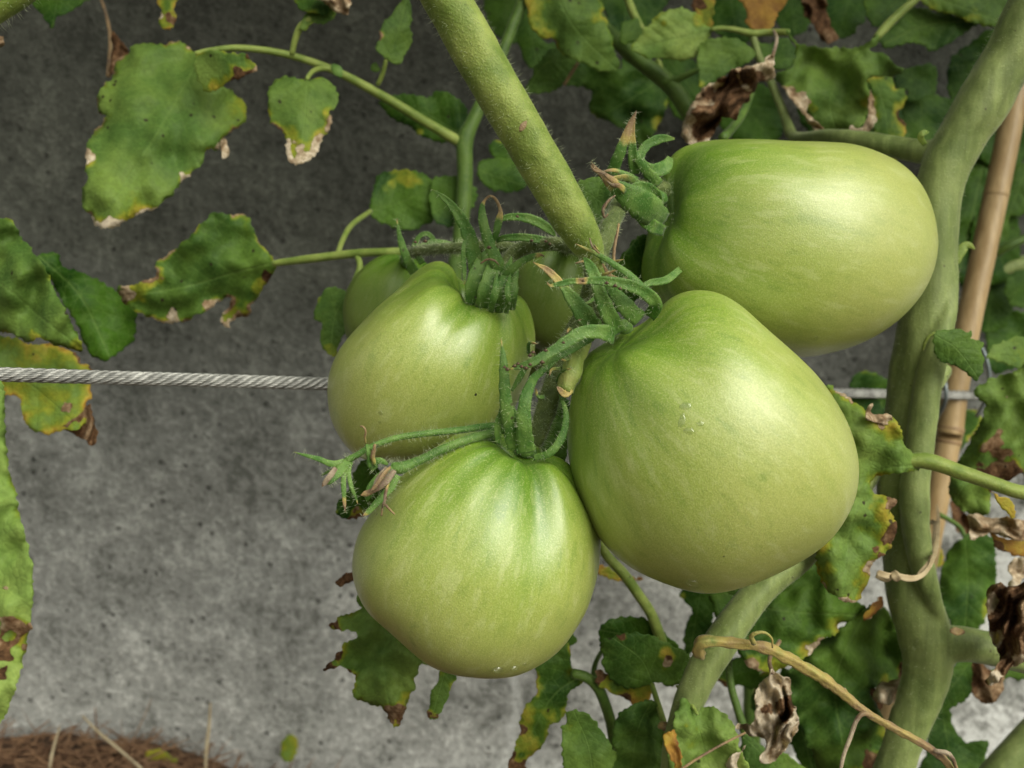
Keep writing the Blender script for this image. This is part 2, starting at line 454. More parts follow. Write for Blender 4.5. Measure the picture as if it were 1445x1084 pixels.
nleaf = [0]
def leaf(parent, out, rib, d, tilt=(0, 0), tone=.4, age=0.0, edge=.35, elen=7, blobs=(), spot=.12, fold=.10,
         curl=.0, wav=.0035, crump=0.0, label=None, jag=1.7, thick=.00028, name='leaf', veins=7):
    nleaf[0] += 1; sd = nleaf[0] * 3.7
    o = np.asarray(out, float)
    q = crom(o, step=3.0, closed=True)
    # jagged, toothed margin
    nx = np.roll(q, -1, 0) - np.roll(q, 1, 0); nx = np.stack([nx[:, 1], -nx[:, 0]], 1); nx /= np.linalg.norm(nx, axis=1)[:, None] + 1e-9
    w = np.array([fbm(p[0] / 9 + sd, p[1] / 9, sd, 3) for p in q])
    arc = np.concatenate([[0], np.cumsum(np.hypot(*np.diff(q, axis=0).T))]); per = 13 + 5 * w
    tooth = (arc / per) % 1.0; tooth = np.where(tooth < .7, tooth / .7, (1 - tooth) / .3) - .5
    q = q + nx * (w * jag * 1.9 + (0 if age > .68 else 2.6) * tooth * (w > -.25))[:, None]
    X0, Y0 = q.min(0); X1, Y1 = q.max(0)
    area = abs(0.5 * np.sum(q[:, 0] * np.roll(q[:, 1], -1) - q[:, 1] * np.roll(q[:, 0], -1)))
    gsp = min(8.0, max(2.6, math.sqrt(area) / (24 if crump == 0 else 34)))
    gx, gy = np.meshgrid(np.arange(X0, X1, gsp), np.arange(Y0, Y1, gsp * .87))
    gx = gx + (np.arange(gx.shape[0]) % 2)[:, None] * gsp * .5
    gx = gx.ravel() + rng.normal(0, gsp * .12, gx.size); gy = gy.ravel() + rng.normal(0, gsp * .12, gy.size)
    k = inside(q, gx, gy); gx, gy = gx[k], gy[k]
    e = seg_dist(q, gx, gy); k = e > gsp * .45; gx, gy = gx[k], gy[k]
    nq = len(q)
    vin = [Vector(p) for p in q] + [Vector((a, b)) for a, b in zip(gx, gy)]
    vo, eo, fo, *_ = delaunay_2d_cdt(vin, [(i, (i + 1) % nq) for i in range(nq)], [], 1, 1e-4)
    XY = np.array([(v.x, v.y) for v in vo]); X, Y = XY[:, 0], XY[:, 1]
    e = seg_dist(q, X, Y)
    rb = crom(np.asarray(rib, float), n=5) if len(rib) > 2 else np.asarray(rib, float)
    S, T, L = rib_coords(rb, X, Y)
    sp = L / veins
    ls, lt = S / sp, T / sp
    D = np.full(len(X), float(d)); s = d / F
    cx, cy = X.mean(), Y.mean()
    D += (X - cx) * tilt[0] * s + (Y - cy) * tilt[1] * s
    D += fold * np.abs(T) * s * (1 - np.exp(-np.abs(T) / 6))
    qq = (ls - np.abs(lt) * .8); pp = np.abs(qq - np.round(qq)) * 2       # pillows between side veins
    D -= .055 * sp * s * (1 + .6 * np.sin(ls * 2.1 + sd)) * np.sin(np.clip(pp, 0, 1) * math.pi / 2) * np.clip(np.abs(T) / 8, 0, 1) * min(1, L / 120)
    sc = 1.0 / 55
    N1 = np.array([fbm(x * sc + sd, y * sc, sd, 2) for x, y in zip(X, Y)])
    N2 = np.array([fbm(x / 19 + sd, y / 19, sd + 9, 2) for x, y in zip(X, Y)])
    size = min(1.0, math.sqrt(area) / 110)
    D += wav * size * N1 * 1.35 + wav * .35 * size * N2 * np.exp(-e / 14) 
    D += curl * np.exp(-e / 9.0) * s * 10
    A = age + edge * np.exp(-e / (elen * 1.35)) * np.clip(.75 + 1.3 * N2, 0, 1.8)
    A = A + .12 * N1
    DR = np.clip(edge - .26, 0, 1) * 4.5 * np.exp(-e / (elen * .45)) * np.clip(.5 + 2.2 * N2 + 1.2 * N1, 0, 1.6)
    DC = np.full(len(X), .62)
    if age > .68: DR[:] = 1.0; DC[:] = (age - .68) / .32
    for bl in blobs:
        bx, by, br = bl[:3]; ba = bl[3] if len(bl) > 3 else .95
        dist = np.hypot(X - bx, Y - by) + (3 + .55 * br) * N2 * 1.6
        f = np.clip((br * 2.1 - dist) / (br * 1.3), 0, 1)
        if ba > .65: f = f * np.clip(1.25 - e / (br * 1.4 + 9), 0, 1)
        else: f = f * .82 * np.clip(1.35 - e / 34, .35, 1)
        A = np.maximum(A, A * (1 - f) + min(ba, .46) * f)
        if ba > .65:
            g2 = np.clip((br * 1.25 - dist) / (br * .7), 0, 1)
            g3 = np.clip((br * 1.9 - dist) / (br * .6), 0, 1) * np.clip(1.3 - e / (br * .30 + 2), 0, 1)
            g2 = np.maximum(g2, g3); DR = np.maximum(DR, g2)
            DC = np.where(f > .02, np.maximum(DC * 0, (ba - .68) / .32), DC)
    if crump:
        fx, fy = ls * sp, lt * sp
        wv = np.array([noise.noise(Vector((x / 30 + sd, y / 30, sd + 2))) for x, y in zip(X, Y)])
        N3 = np.array([noise.noise(Vector((a / 52 + sd, b / 13 + 1.6 * q_, sd))) for a, b, q_ in zip(fx, fy, wv)])
        N4 = np.array([noise.noise(Vector((a / 15 + sd, b / 7 + 1.2 * q_, sd + 4))) for a, b, q_ in zip(fx, fy, wv)])
        D += crump * N3 * .017 + crump * N4 * .0045 + crump * wv * .006
        DC = DC + .26 * (-N3) + .12 * N4 + .10
    V = PA(np.stack([X, Y, D], 1))
    fc = [list(f) for f in fo]
    a0 = V[fc[0][1]] - V[fc[0][0]]; a1 = V[fc[0][2]] - V[fc[0][0]]
    if np.dot(np.cross(a0, a1), TOC) < 0: fc = [f[::-1] for f in fc]
    n = len(V)
    ob = obj(name, V, fc, MLEAF, parent, attrs=dict(age=np.clip(A, 0, 1.0), tone=np.full(n, tone), ls=ls, lt=lt, spot=np.full(n, spot), dry=DR, dcol=DC), label=label)
    md = ob.modifiers.new('thick', 'SOLIDIFY'); md.thickness = thick; md.offset = -1
    return ob

def strip(name, parent, pts, fold=.5, tone=.55, twist=0.0, step=3, mat=None, label=None, hair=0, spot=0.0):
    """narrow blade such as a sepal: rows (x, y, depth, half width px[, age])"""
    pts = [tuple(p) + ((0.0,) if len(p) == 4 else ()) for p in pts]
    path, r, ex = px_path(pts, step); k = len(path)
    T = np.gradient(path, axis=0); T /= np.linalg.norm(T, axis=1)[:, None] + 1e-12
    V = []; A = []; LS = []; LT = []; us = (-1, -.6, -.25, 0, .25, .6, 1)
    Sx = np.concatenate([[0], np.cumsum(np.linalg.norm(np.diff(path, axis=0), axis=1))])
    sd = random.random() * 50; sg = random.choice((1, 1, -1)) if fold < .75 else 1
    for i in range(k):
        v = CAMn - path[i]; v /= np.linalg.norm(v)
        sdv = np.cross(T[i], v); sdv /= np.linalg.norm(sdv) + 1e-9
        nn = np.cross(sdv, T[i])
        a = twist * math.sin(i / max(1, k - 1) * 3.0 + sd)
        s2 = sdv * math.cos(a) + nn * math.sin(a); n2 = np.cross(s2, T[i])
        tp = 1 - .75 * max(0, (i / (k - 1) - .82) / .18) ** 2
        for u in us:
            wob = 1 + .16 * fbm(Sx[i] * 400 + sd, u * 2, sd, 2)
            V.append(path[i] + s2 * u * r[i] * wob * 1.08 * tp - n2 * (abs(u) ** 1.1 + .10 * math.cos(u * 9)) * r[i] * fold * .34 * sg * tp)
            A.append(ex[i, 0] + .06 * fbm(Sx[i] * 300, u, sd, 2)); LS.append(.0); LT.append(u * 1.4)
    Fc = []
    for i in range(k - 1):
        for j in range(6):
            a = i * 7 + j; Fc.append([a, a + 1, a + 8, a + 7])
    V = np.array(V); n = len(V)
    f0 = Fc[len(Fc) // 2]
    if np.dot(np.cross(V[f0[1]] - V[f0[0]], V[f0[2]] - V[f0[0]]), TOC) < 0: Fc = [f[::-1] for f in Fc]
    ob = obj(name, V, Fc, mat or MSEPAL, parent, attrs=dict(age=np.clip(A, 0, 1), tone=np.full(n, tone), ls=LS, lt=LT, spot=np.full(n, spot)), label=label)
    md = ob.modifiers.new('thick', 'SOLIDIFY'); md.thickness = .0004; md.offset = -1
    if hair:
        hairs(ob, [p[:4] for p in pts], hair, .0022, MHAIR, seed=int(sd * 10))
    return ob

MSEPAL = stem_material('sepal_green', (.055, .145, .020), (.150, .260, .055), 170, .6, .12, .55)
MPED = stem_material('hairy_stalk_green', (.070, .105, .022), (.150, .190, .055), 260, .8, .2)

# ------------------------------------------------------------------ fruit builder
def fruit(label, outline, centre, d, dz, axis, mat, ribs=5.0, dimple=20, seed=1, group=None, kf=.985, rk=(4, 7, 9)):
    cx, cy = centre; base = P(cx, cy, d)
    t = thing('tomato', base, label, 'tomato', group)
    o = crom(np.asarray(outline, float), step=6, closed=True)
    th = np.arctan2(o[:, 1] - cy, o[:, 0] - cx); rr = np.hypot(o[:, 0] - cx, o[:, 1] - cy)
    k = np.argsort(th); th, rr = th[k], rr[k]
    g = np.linspace(-math.pi, math.pi, 360, endpoint=False)
    R = np.interp(g, th, rr, period=2 * math.pi)
    ker = np.exp(-(np.arange(-12, 13) / 4.0) ** 2); ker /= ker.sum()
    R = np.convolve(np.concatenate([R[-12:], R, R[:12]]), ker, 'valid')
    a = np.array(axis, float); a /= np.linalg.norm(a)          # x right, y down, z to camera
    u = np.cross(a, [0.1, 0.2, 1.0]); u /= np.linalg.norm(u); v = np.cross(a, u)
    nu, nv = 200, 130
    mu = (np.linspace(0, 1, nv) ** 1.15) * math.pi; lam = np.linspace(0, 2 * math.pi, nu, endpoint=False)
    M, Lm = np.meshgrid(mu, lam, indexing='ij'); M = M.ravel(); Lm = Lm.ravel()
    n = np.outer(np.cos(M), a) + np.outer(np.sin(M) * np.cos(Lm), u) + np.outer(np.sin(M) * np.sin(Lm), v)
    r2 = np.hypot(n[:, 0], n[:, 1]); ang = np.arctan2(n[:, 1], n[:, 0])
    Rv = np.interp(ang, g, R, period=2 * math.pi) * kf
    # blend to the mean radius near the optical axis so the surface stays smooth
    Rm = R.mean() * kf; wgt = np.clip(r2, 0, 1) ** 1.2
    Re = Rm * (1 - wgt) + Rv * wgt
    pz = n[:, 2] * dz
    p = np.stack([Re * r2 * np.cos(ang), Re * r2 * np.sin(ang), pz], 1)
    rg = np.random.default_rng(seed); ph = rg.uniform(0, 6.28, 6)
    crease = np.zeros(len(M))
    for kk, am, pp in zip(rk, (1, .8, .55), ph):
        c = .5 + .5 * np.cos(kk * Lm + pp + .3 * np.sin(2 * Lm + ph[5]))
        crease += am * c ** 2.0
    wt = np.exp(-((M - .45) / .62) ** 2) * np.clip(M / .30, 0, 1) + .10 * np.sin(M)
    wt2 = np.exp(-((M - .5) / .80) ** 2) * np.clip(M / .30, 0, 1) + .12 * np.sin(M)
    p -= n * ((crease - crease.mean() * 1.15) * ribs * wt2)[:, None]
    cr = (crease - crease.mean()) * wt2
    p -= a * (dimple * np.exp(-(M / .20) ** 2))[:, None]
    lump = np.array([noise.noise(Vector(q * 1.5) + Vector((seed * 7.1, 0, 0))) for q in n])
    p += n * (lump * 3.5)[:, None]
    s = d / F
    loc = p * np.array([s, -s, s])
    W = base + loc @ RCn.T
    Fc = []
    for i in range(nv - 1):
        for j in range(nu):
            q0 = i * nu + j; q1 = i * nu + (j + 1) % nu
            Fc.append([q0, q1, q1 + nu, q0 + nu])
    sgn = np.dot(np.cross(W[Fc[nu * 60][1]] - W[Fc[nu * 60][0]], W[Fc[nu * 60][2]] - W[Fc[nu * 60][0]]), W[Fc[nu * 60][0]] - base)
    if sgn < 0: Fc = [f[::-1] for f in Fc]
    ob = obj('fruit', W, Fc, mat, t, attrs=dict(mu=M, lx=np.cos(Lm), ly=np.sin(Lm), cr=cr * min(1, ribs / 6)))
    ob['_c'] = 0; del ob['_c']
    t2 = BVHTree.FromPolygons([Vector(q) for q in W], [f[:] for f in Fc])
    return t, t2

def on_surface(tree, x, y):
    o = Vector(CAMn); dr = (Vector(P(x, y, 1.0)) - o).normalized()
    loc, nrm, _, _ = tree.ray_cast(o, dr)
    return loc, nrm

def drop(parent, tree, x, y, rpx, flat=.5, squash=1.0, ang=0):
    loc, nrm = on_surface(tree, x, y)
    if loc is None: return
    dd = (loc - Vector(CAMn)).length; r = rpx * dd / F
    u = nrm.cross(Vector((0, 0, 1))).normalized(); v = nrm.cross(u)
    V = []; Fc = []; nr, ns = 7, 18
    for i in range(nr):
        a = i / (nr - 1) * math.pi / 2
        for j in range(ns):
            b = j / ns * 2 * math.pi
            rr = r * math.cos(a) * (1 + .10 * math.sin(2 * b + x) + .06 * math.sin(3 * b))
            q = loc + u * (rr * math.cos(b)) + v * (rr * math.sin(b) * squash) + nrm * (r * flat * math.sin(a) - .00012)
            V.append(q)
    for i in range(nr - 1):
        for j in range(ns):
            q0 = i * ns + j; q1 = i * ns + (j + 1) % ns; Fc.append([q0, q1, q1 + ns, q0 + ns])
    Fc.append(list(range(ns))[::-1])
    obj('water_drop', V, Fc, MWATER, parent)

MWATER, _nt, _b = newmat('water'); _g = G(_nt)
_tr = _g.n('BsdfTransparent'); _gl = _g.n('BsdfGlossy'); _gl.inputs['Roughness'].default_value = .04
_lw = _g.n('LayerWeight'); _lw.inputs['Blend'].default_value = .35
_g.link(_g.mix(_g.noise(_g.obj(), 5), (.97, .99, .96), (1, 1, 1)), _tr.inputs[0])
_ms = _g.n('MixShader'); _g.put(_ms.inputs[0], _g.mr(_lw.outputs['Fresnel'], 0, 1, .08, .35))
_g.link(_tr.outputs[0], _ms.inputs[1]); _g.link(_gl.outputs[0], _ms.inputs[2]); _g.link(_ms.outputs[0], _nt.nodes['Material Output'].inputs[0])

# ------------------------------------------------------------------ setting
def wallmesh():
    xs = np.linspace(-1.6, 1.6, 260); zs = np.linspace(-.15, 1.5, 150)
    Xg, Zg = np.meshgrid(xs, zs)
    Yg = np.array([[-.0045 * fbm(x * 7, z * 7, 3, 4) for x in xs] for z in zs]) + WALL_Y
    n = Xg.size; V = np.stack([Xg.ravel(), Yg.ravel(), Zg.ravel()], 1)
    nx = len(xs); Fc = [[r * nx + c, r * nx + c + 1, (r + 1) * nx + c + 1, (r + 1) * nx + c] for r in range(len(zs) - 1) for c in range(nx - 1)]
    # back and top, so that the wall has its thickness
    b = len(V); V = np.vstack([V, [[-1.6, WALL_Y + .2, -.15], [1.6, WALL_Y + .2, -.15], [1.6, WALL_Y + .2, 1.5], [-1.6, WALL_Y + .2, 1.5]]])
    top = [(len(zs) - 1) * nx + c for c in range(nx)]
    Fc.append([b, b + 3, b + 2, b + 1])
    Fc.append(top + [b + 2, b + 3])
    Fc.append([r * nx for r in range(len(zs))] + [b + 3, b])
    Fc.append([r * nx + nx - 1 for r in range(len(zs))][::-1] + [b + 1, b + 2])
    return V, Fc
V, Fc = wallmesh()
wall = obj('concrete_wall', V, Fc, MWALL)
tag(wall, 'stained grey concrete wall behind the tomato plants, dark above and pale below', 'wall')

gv = [(-60, -60, 0), (60, -60, 0), (60, 60, 0), (-60, 60, 0)]
gr = obj('ground', gv, [[0, 1, 2, 3]], MSOIL, smooth=False); gr['kind'] = 'structure'

def heap_h(x, y):
    # a low bank of litter against the wall, on the left
    k = max(0.0, min(1.0, (-.165 - x) / .12)); k = k * k * (3 - 2 * k)
    k2 = max(0.0, min(1.0, (y - .30) / .30)); k2 = k2 * k2 * (3 - 2 * k2)
    return .004 + .040 * k * (.35 + .65 * k2) + .006 * fbm(x * 22, y * 22, 1, 4)
xs = np.linspace(-.75, .9, 220); ys = np.linspace(.2, WALL_Y + .02, 70)
V = [(x, y, heap_h(x, y)) for y in ys for x in xs]; nx = len(xs)
Fc = [[r * nx + c, r * nx + c + 1, (r + 1) * nx + c + 1, (r + 1) * nx + c] for r in range(len(ys) - 1) for c in range(nx - 1)]
so_ = obj('soil', V, Fc, MSOIL); so_['kind'] = 'structure'

def blade(V, Fc, p, dr, L, wd, bend):
    dr = dr / np.linalg.norm(dr); s = np.cross(dr, [0, 0, 1.0]); s /= np.linalg.norm(s) + 1e-9; up = np.cross(s, dr)
    k = len(V); m = 5
    for i in range(m):
        t = i / (m - 1); c = p + dr * L * t + up * (bend * L * t * t) ; wq = wd * (1 - .8 * t)
        for a in range(3):
            g = a * 2.094; V.append(c + s * math.cos(g) * wq + up * math.sin(g) * wq)
    for i in range(m - 1):
        for a in range(3):
            b = (a + 1) % 3; Fc.append([k + i * 3 + a, k + i * 3 + b, k + i * 3 + 3 + b, k + i * 3 + 3 + a])
V, Fc = [], []
for _ in range(5000):
    x = rng.uniform(-.62, -.12); y = rng.uniform(.42, WALL_Y - .012)
    a = rng.uniform(0, 6.28)
    blade(V, Fc, np.array([x, y, heap_h(x, y) + rng.uniform(-.001, .009)]), np.array([math.cos(a), math.sin(a) * .5, rng.normal(.08, .16)]), rng.uniform(.012, .05), rng.uniform(.0005, .0016), rng.normal(0, .25))
lit = obj('straw_litter', V, Fc, MSTRAW); tag(lit, 'brown straw and needle litter banked against the foot of the wall', 'straw', kind='stuff')
# ------------------------------------------------------------------ the five fruits of the cluster and those behind
GR = 'green tomatoes hanging in one cluster'
f1 = fruit_material('unripe_skin_pale', 1.3); f2 = fruit_material('unripe_skin_ribbed', 4.1)
f3 = fruit_material('unripe_skin_large', 7.7, 0, .14); f4 = fruit_material('unripe_skin_upper', 10.2, 0, .0); f5 = fruit_material('unripe_skin_painted_shade', 13.0, .72)
T1, B1 = fruit('left tomato of the cluster, humped shoulder beside upright sepals, wire rope meeting its left side',
   [(619,371),(639,379),(653,397),(672,414),(700,422),(722,416),(739,432),(751,466),(752,500),(744,540),(728,580),(700,620),(650,645),(600,655),(559,655),(516,649),(496,636),(470,596),(463,543),(473,505),(490,479),(523,446),(566,406),(596,381)],
   (608,512), .318, 140, (.52, -.80, .30), f1, 6.0, 30, 3, GR, rk=(3, 5, 8))
T2, B2 = fruit('lowest green tomato, ribbed on top, two withered flower stalks lying across its shoulder',
   [(715,610),(682,606),(655,608),(605,634),(566,660),(545,684),(526,716),(506,749),(497,788),(501,819),(517,854),(543,880),(575,911),(606,934),(648,948),(701,950),(736,945),(771,927),(797,905),(817,878),(834,849),(845,810),(848,770),(843,725),(825,685),(800,652),(772,630),(745,618)],
   (672,785), .284, 160, (.36, -.90, .26), f2, 8.5, 22, 5, GR, rk=(3, 6, 8))
T3, B3 = fruit('largest green tomato, heart shaped, water smear on its middle and a drop at its bottom',
   [(982,407),(1010,411),(1040,428),(1066,452),(1100,484),(1140,525),(1170,563),(1190,598),(1202,640),(1201,680),(1190,715),(1165,755),(1130,785),(1080,812),(1030,830),(985,836),(940,826),(890,805),(855,775),(830,735),(812,690),(803,645),(801,605),(805,560),(812,525),(828,495),(850,478),(880,467),(910,452),(935,425),(958,411)],
   (1000,625), .277, 185, (-.70, -.66, .28), f3, 2.6, 12, 8, GR, rk=(3, 5, 7))
T4, B4 = fruit('upper right green tomato lying sideways, smooth and oblong, its stalk end to the left',
   [(985,202),(1010,197),(1050,198),(1100,203),(1150,205),(1190,207),(1225,216),(1262,234),(1290,262),(1308,300),(1315,345),(1310,385),(1292,425),(1260,460),(1220,485),(1175,500),(1130,506),(1085,500),(1030,490),(975,470),(930,440),(910,410),(906,370),(914,320),(926,275),(940,235),(958,212)],
   (1108,350), .334, 150, (-.93, -.22, .25), f4, 4.5, 16, 12, GR, rk=(3, 4, 6))
T5, B5 = fruit('small shaded green tomato half hidden behind the left tomato of the cluster',
   [(487,470),(486,430),(498,400),(515,378),(540,362),(570,358),(600,370),(625,400),(620,450),(590,490),(540,500),(500,490)],
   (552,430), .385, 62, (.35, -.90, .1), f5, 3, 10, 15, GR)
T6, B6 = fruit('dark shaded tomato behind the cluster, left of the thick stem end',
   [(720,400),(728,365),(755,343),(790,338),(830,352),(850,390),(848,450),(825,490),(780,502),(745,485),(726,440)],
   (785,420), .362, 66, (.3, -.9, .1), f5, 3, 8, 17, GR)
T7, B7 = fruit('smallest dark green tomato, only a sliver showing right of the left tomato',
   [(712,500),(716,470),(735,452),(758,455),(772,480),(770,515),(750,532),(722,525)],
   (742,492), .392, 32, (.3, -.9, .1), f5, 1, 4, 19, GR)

# water on the skins
for x, y, r, fl, sq in ((978, 823, 12, .55, .8), (962, 594, 5, .3, 2.2), (972, 608, 9, .3, .5), (988, 598, 5, .3, .9),
                        (967, 573, 9, .22, .6), (893, 808, 6, .5, .7), (884, 806, 3, .5, 1)):
    drop(T3, B3, x, y, r, fl, sq)
for x, y, r, fl, sq in ((702, 944, 9, .7, .6), (726, 942, 7, .7, .6), (740, 938, 4, .6, .8)): drop(T2, B2, x, y, r, fl, sq)
for x, y, r in ((1150, 478, 5), (1128, 492, 3)): drop(T4, B4, x, y, r, .4)
for x, y, r in ((537, 583, 4), (536, 596, 3), (728, 497, 2)): drop(T1, B1, x, y, r, .4)

# ------------------------------------------------------------------ plant with the thick slanting stem that bears the cluster
pb = thing('tomato_plant', (-.02, .02, 0), 'tomato plant with thick pale hairy stem slanting down from the top to the fruit cluster', 'tomato plant')
ST = [(520,-180,.25,34),(608,-40,.252,33),(631,0,.254,33),(672,72,.257,33.5),(716,150,.260,33),(762,228,.264,32),(800,294,.268,30),(824,336,.271,25),(836,362,.274,17),(842,392,.279,12)]
stem = tube('stem', ST, MSTEM, pb, segs=40, step=5, ridge=.02, nr=3, rough=.05)
hairs(stem, ST[1:], 1500, .0024, MHAIR, wmm=.033, seed=3)
def scar(x, y, d, r, a=.75):
    strip('scar', stem, [(x-r*.6, y+r, d, 1, a), (x, y, d-.0004, r*.5, a), (x+r*.7, y-r, d, 1, a)], .3, mat=MSTEM)
scar(738, 178, .2515, 8)
PED = [(842,372,.280,14),(850,345,.284,14),(862,315,.292,14),(874,290,.303,14),(893,272,.312,13),(915,264,.318,12),(940,268,.322,11)]
peds = tube('fruit_stalk', PED, MPED, pb, segs=20, age=.05, rough=.08)
hairs(peds, PED, 500, .0024, MHAIR, seed=4)
PD2 = [(838,370,.280,16),(838,400,.284,15),(826,438,.288,13),(805,480,.290,14),(785,530,.290,15),(770,580,.289,15),(757,618,.288,13),(750,640,.289,9)]
ped2 = tube('fruit_stalk', PD2, MPED, pb, segs=18, rough=.12)
hairs(ped2, PD2, 1500, .0028, MHAIR, seed=5)
PD3 = [(838,385,.279,11),(846,425,.274,11),(856,452,.270,11),(872,466,.268,12)]
ped3 = tube('fruit_stalk', PD3, MPED, pb, segs=16, rough=.1)
hairs(ped3, PD3, 300, .0022, MHAIR, seed=6)
PD4 = [(822,352,.288,10),(780,344,.300,10),(735,352,.309,11),(712,376,.309,11),(700,402,.306,12),(694,424,.308,12)]
ped4 = tube('fruit_stalk', PD4, MPED, pb, segs=16, rough=.1)
hairs(ped4, PD4, 600, .0026, MHAIR, seed=7)
PD5 = [(735,352,.312,8),(700,348,.320,8.5),(650,350,.328,8),(610,352,.340,7.5),(580,356,.352,7),(572,366,.372,7)]
ped5 = tube('fruit_stalk', PD5, MPED, pb, segs=16, rough=.1)
hairs(ped5, PD5, 700, .0030, MHAIR, seed=8)
PD6 = [(800,345,.300,8),(800,348,.33,8),(798,352,.355,7)]
tube('fruit_stalk', PD6, MPED, pb, segs=12)
# cut stub, yellowed, with its torn sheath
STB = [(826,476,.276,9,.30),(818,495,.272,12,.28),(806,525,.269,13.5,.30),(797,553,.268,13,.33)]
stub = tube('cut_stub', STB, MSTEM, pb, segs=20, tone=.7, rough=.3, caps=False, label='yellowed cut stub of a fruit stalk')
stub.modifiers.new('thick', 'SOLIDIFY').thickness = .0007
strip('dry_bract', stub, [(832,472,.266,5,.8),(818,482,.263,8,.75),(806,492,.264,4,.8)], .8, mat=MSEPAL)
strip('dry_bract', stub, [(806,549,.266,4,.5),(797,556,.265,5,.55),(786,546,.264,2,.75)], .6, mat=MSEPAL)

# sepals: thing > calyx > sepal
def calyx(t, x, y, d, r, hair=True):
    path = [(x, y, d, r * .6), (x + 2, y - r * .35, d - .001, r), (x + 4, y - r * .8, d - .001, r * .7)]
    return tube('calyx', path, MSEPAL, t, segs=16, age=0.0, step=2, rough=.1)
c1 = calyx(T1, 692, 428, .305, 14)
S = lambda c, pts, **k: strip('sepal', c, pts, hair=k.pop('hair', 60), **k)
S(c1, [(676,412,.297,10),(670,368,.293,10),(659,326,.290,8.5),(642,296,.288,6),(626,279,.287,3.5,.1),(609,267,.286,1,.3)], fold=.7)
S(c1, [(656,402,.292,1.2,.4),(655,380,.291,3),(654,352,.290,3),(660,330,.291,3)], fold=.4)
S(c1, [(700,408,.294,10),(703,378,.289,9),(692,348,.287,7.5),(683,318,.286,6.5),(680,297,.286,4.5),(684,283,.286,1.8,.75),(692,277,.286,1.6,.75),(700,282,.286,1.8,.7),(706,296,.286,2.4,.72),(705,308,.286,4.5,.4),(700,330,.287,5.5),(696,344,.289,4)], fold=.6)
S(c1, [(708,412,.292,8),(716,388,.288,7),(732,372,.286,5),(748,363,.285,4,.1),(764,360,.284,2.4,.7),(768,363,.284,1,.8)], fold=.6)
S(c1, [(664,430,.296,5),(667,404,.292,10),(678,374,.292,9),(688,350,.297,2)], fold=.6)
S(c1, [(682,440,.296,5),(684,416,.289,10),(694,384,.289,10),(704,350,.296,2)], fold=.5)
S(c1, [(704,442,.296,5),(706,420,.288,10),(714,392,.288,9),(722,362,.296,2)], fold=.5)
S(c1, [(700,340,.305,3),(712,336,.302,4),(735,335,.301,5),(760,338,.301,5),(780,342,.302,4,.15),(792,348,.303,2,.5)], fold=.6)
S(c1, [(700,312,.315,2),(722,306,.314,4.5),(748,309,.314,6),(770,320,.315,6),(785,334,.317,3)], fold=.6, tone=.4)
S(c1, [(722,438,.297,4),(722,420,.291,8),(724,396,.291,7),(732,372,.296,2)], fold=.6, tone=.4)
S(c1, [(692,444,.295,3),(695,428,.287,5),(699,408,.285,5),(701,384,.287,1.5,.2)], fold=.8)
S(c1, [(714,443,.295,3),(717,426,.286,4),(716,406,.285,4),(721,384,.288,1.2,.3)], fold=.8)
c5 = calyx(T5, 572, 372, .372, 11)
S(c5, [(585,385,.352,7),(575,368,.348,6),(566,342,.346,4.5),(561,318,.345,1.5,.3),(560,308,.345,.7,.8)], fold=.6)
S(c5, [(596,372,.352,4),(585,350,.349,4),(592,334,.348,3),(603,330,.348,3),(612,340,.349,3),(608,352,.350,2,.3)], fold=.6)
S(c5, [(578,360,.352,4),(588,352,.348,4,.1),(600,345,.347,3,.2),(612,342,.347,4),(640,344,.348,3)], fold=.6)
c6 = calyx(T6, 798, 352, .353, 9)
S(c6, [(800,350,.338,5),(778,344,.335,6),(752,350,.335,5),(735,362,.338,2)], fold=.6, tone=.3)
c7 = calyx(T7, 742, 460, .385, 6)

c3 = calyx(T3, 878, 466, .270, 15)
S(c3, [(874,470,.262,11),(858,442,.258,10.5),(846,412,.256,8.5),(839,390,.257,8),(829,370,.258,6.5),(822,363,.259,2,.4)], fold=.55, hair=120)
S(c3, [(904,452,.260,11),(884,434,.257,11),(866,414,.258,8.5),(852,402,.262,4)], fold=.5, hair=100)
S(c3, [(916,447,.262,8),(925,432,.257,8.5),(914,416,.254,8.5),(892,404,.252,8),(862,398,.251,6.5),(835,396,.251,5,.15),(820,397,.251,4,.75),(808,397,.251,4,.1),(790,401,.251,4,.1),(776,403,.251,2.5,.55),(772,398,.251,1.2,.75)], fold=.6, hair=140)
S(c3, [(924,428,.262,4),(906,404,.259,5),(880,382,.258,4.5,.05),(850,363,.258,3.5,.2),(828,352,.258,2.5,.35),(812,344,.258,1,.8)], fold=.8, twist=.3)
S(c3, [(842,468,.268,12),(824,444,.264,12),(806,420,.262,9),(794,404,.261,5,.3),(784,392,.261,5,.55),(772,381,.261,4,.72),(760,374,.261,2.5,.5),(752,370,.261,1.2,.8)], fold=.5, twist=.25, spot=.6)
S(c3, [(868,474,.262,11),(846,468,.258,9.5),(824,469,.256,8.5),(803,480,.255,8),(782,494,.254,7),(758,508,.253,6),(736,517,.253,5,.1),(720,521,.253,3,.5)], fold=.5, hair=140, spot=.9)
S(c3, [(838,476,.263,4),(812,490,.262,5),(790,502,.261,4.5),(765,516,.261,3)], fold=.5)
S(c3, [(850,372,.270,1,.7),(862,390,.268,3,.72),(885,400,.266,3,.5),(905,420,.264,2,.3)], fold=.4)

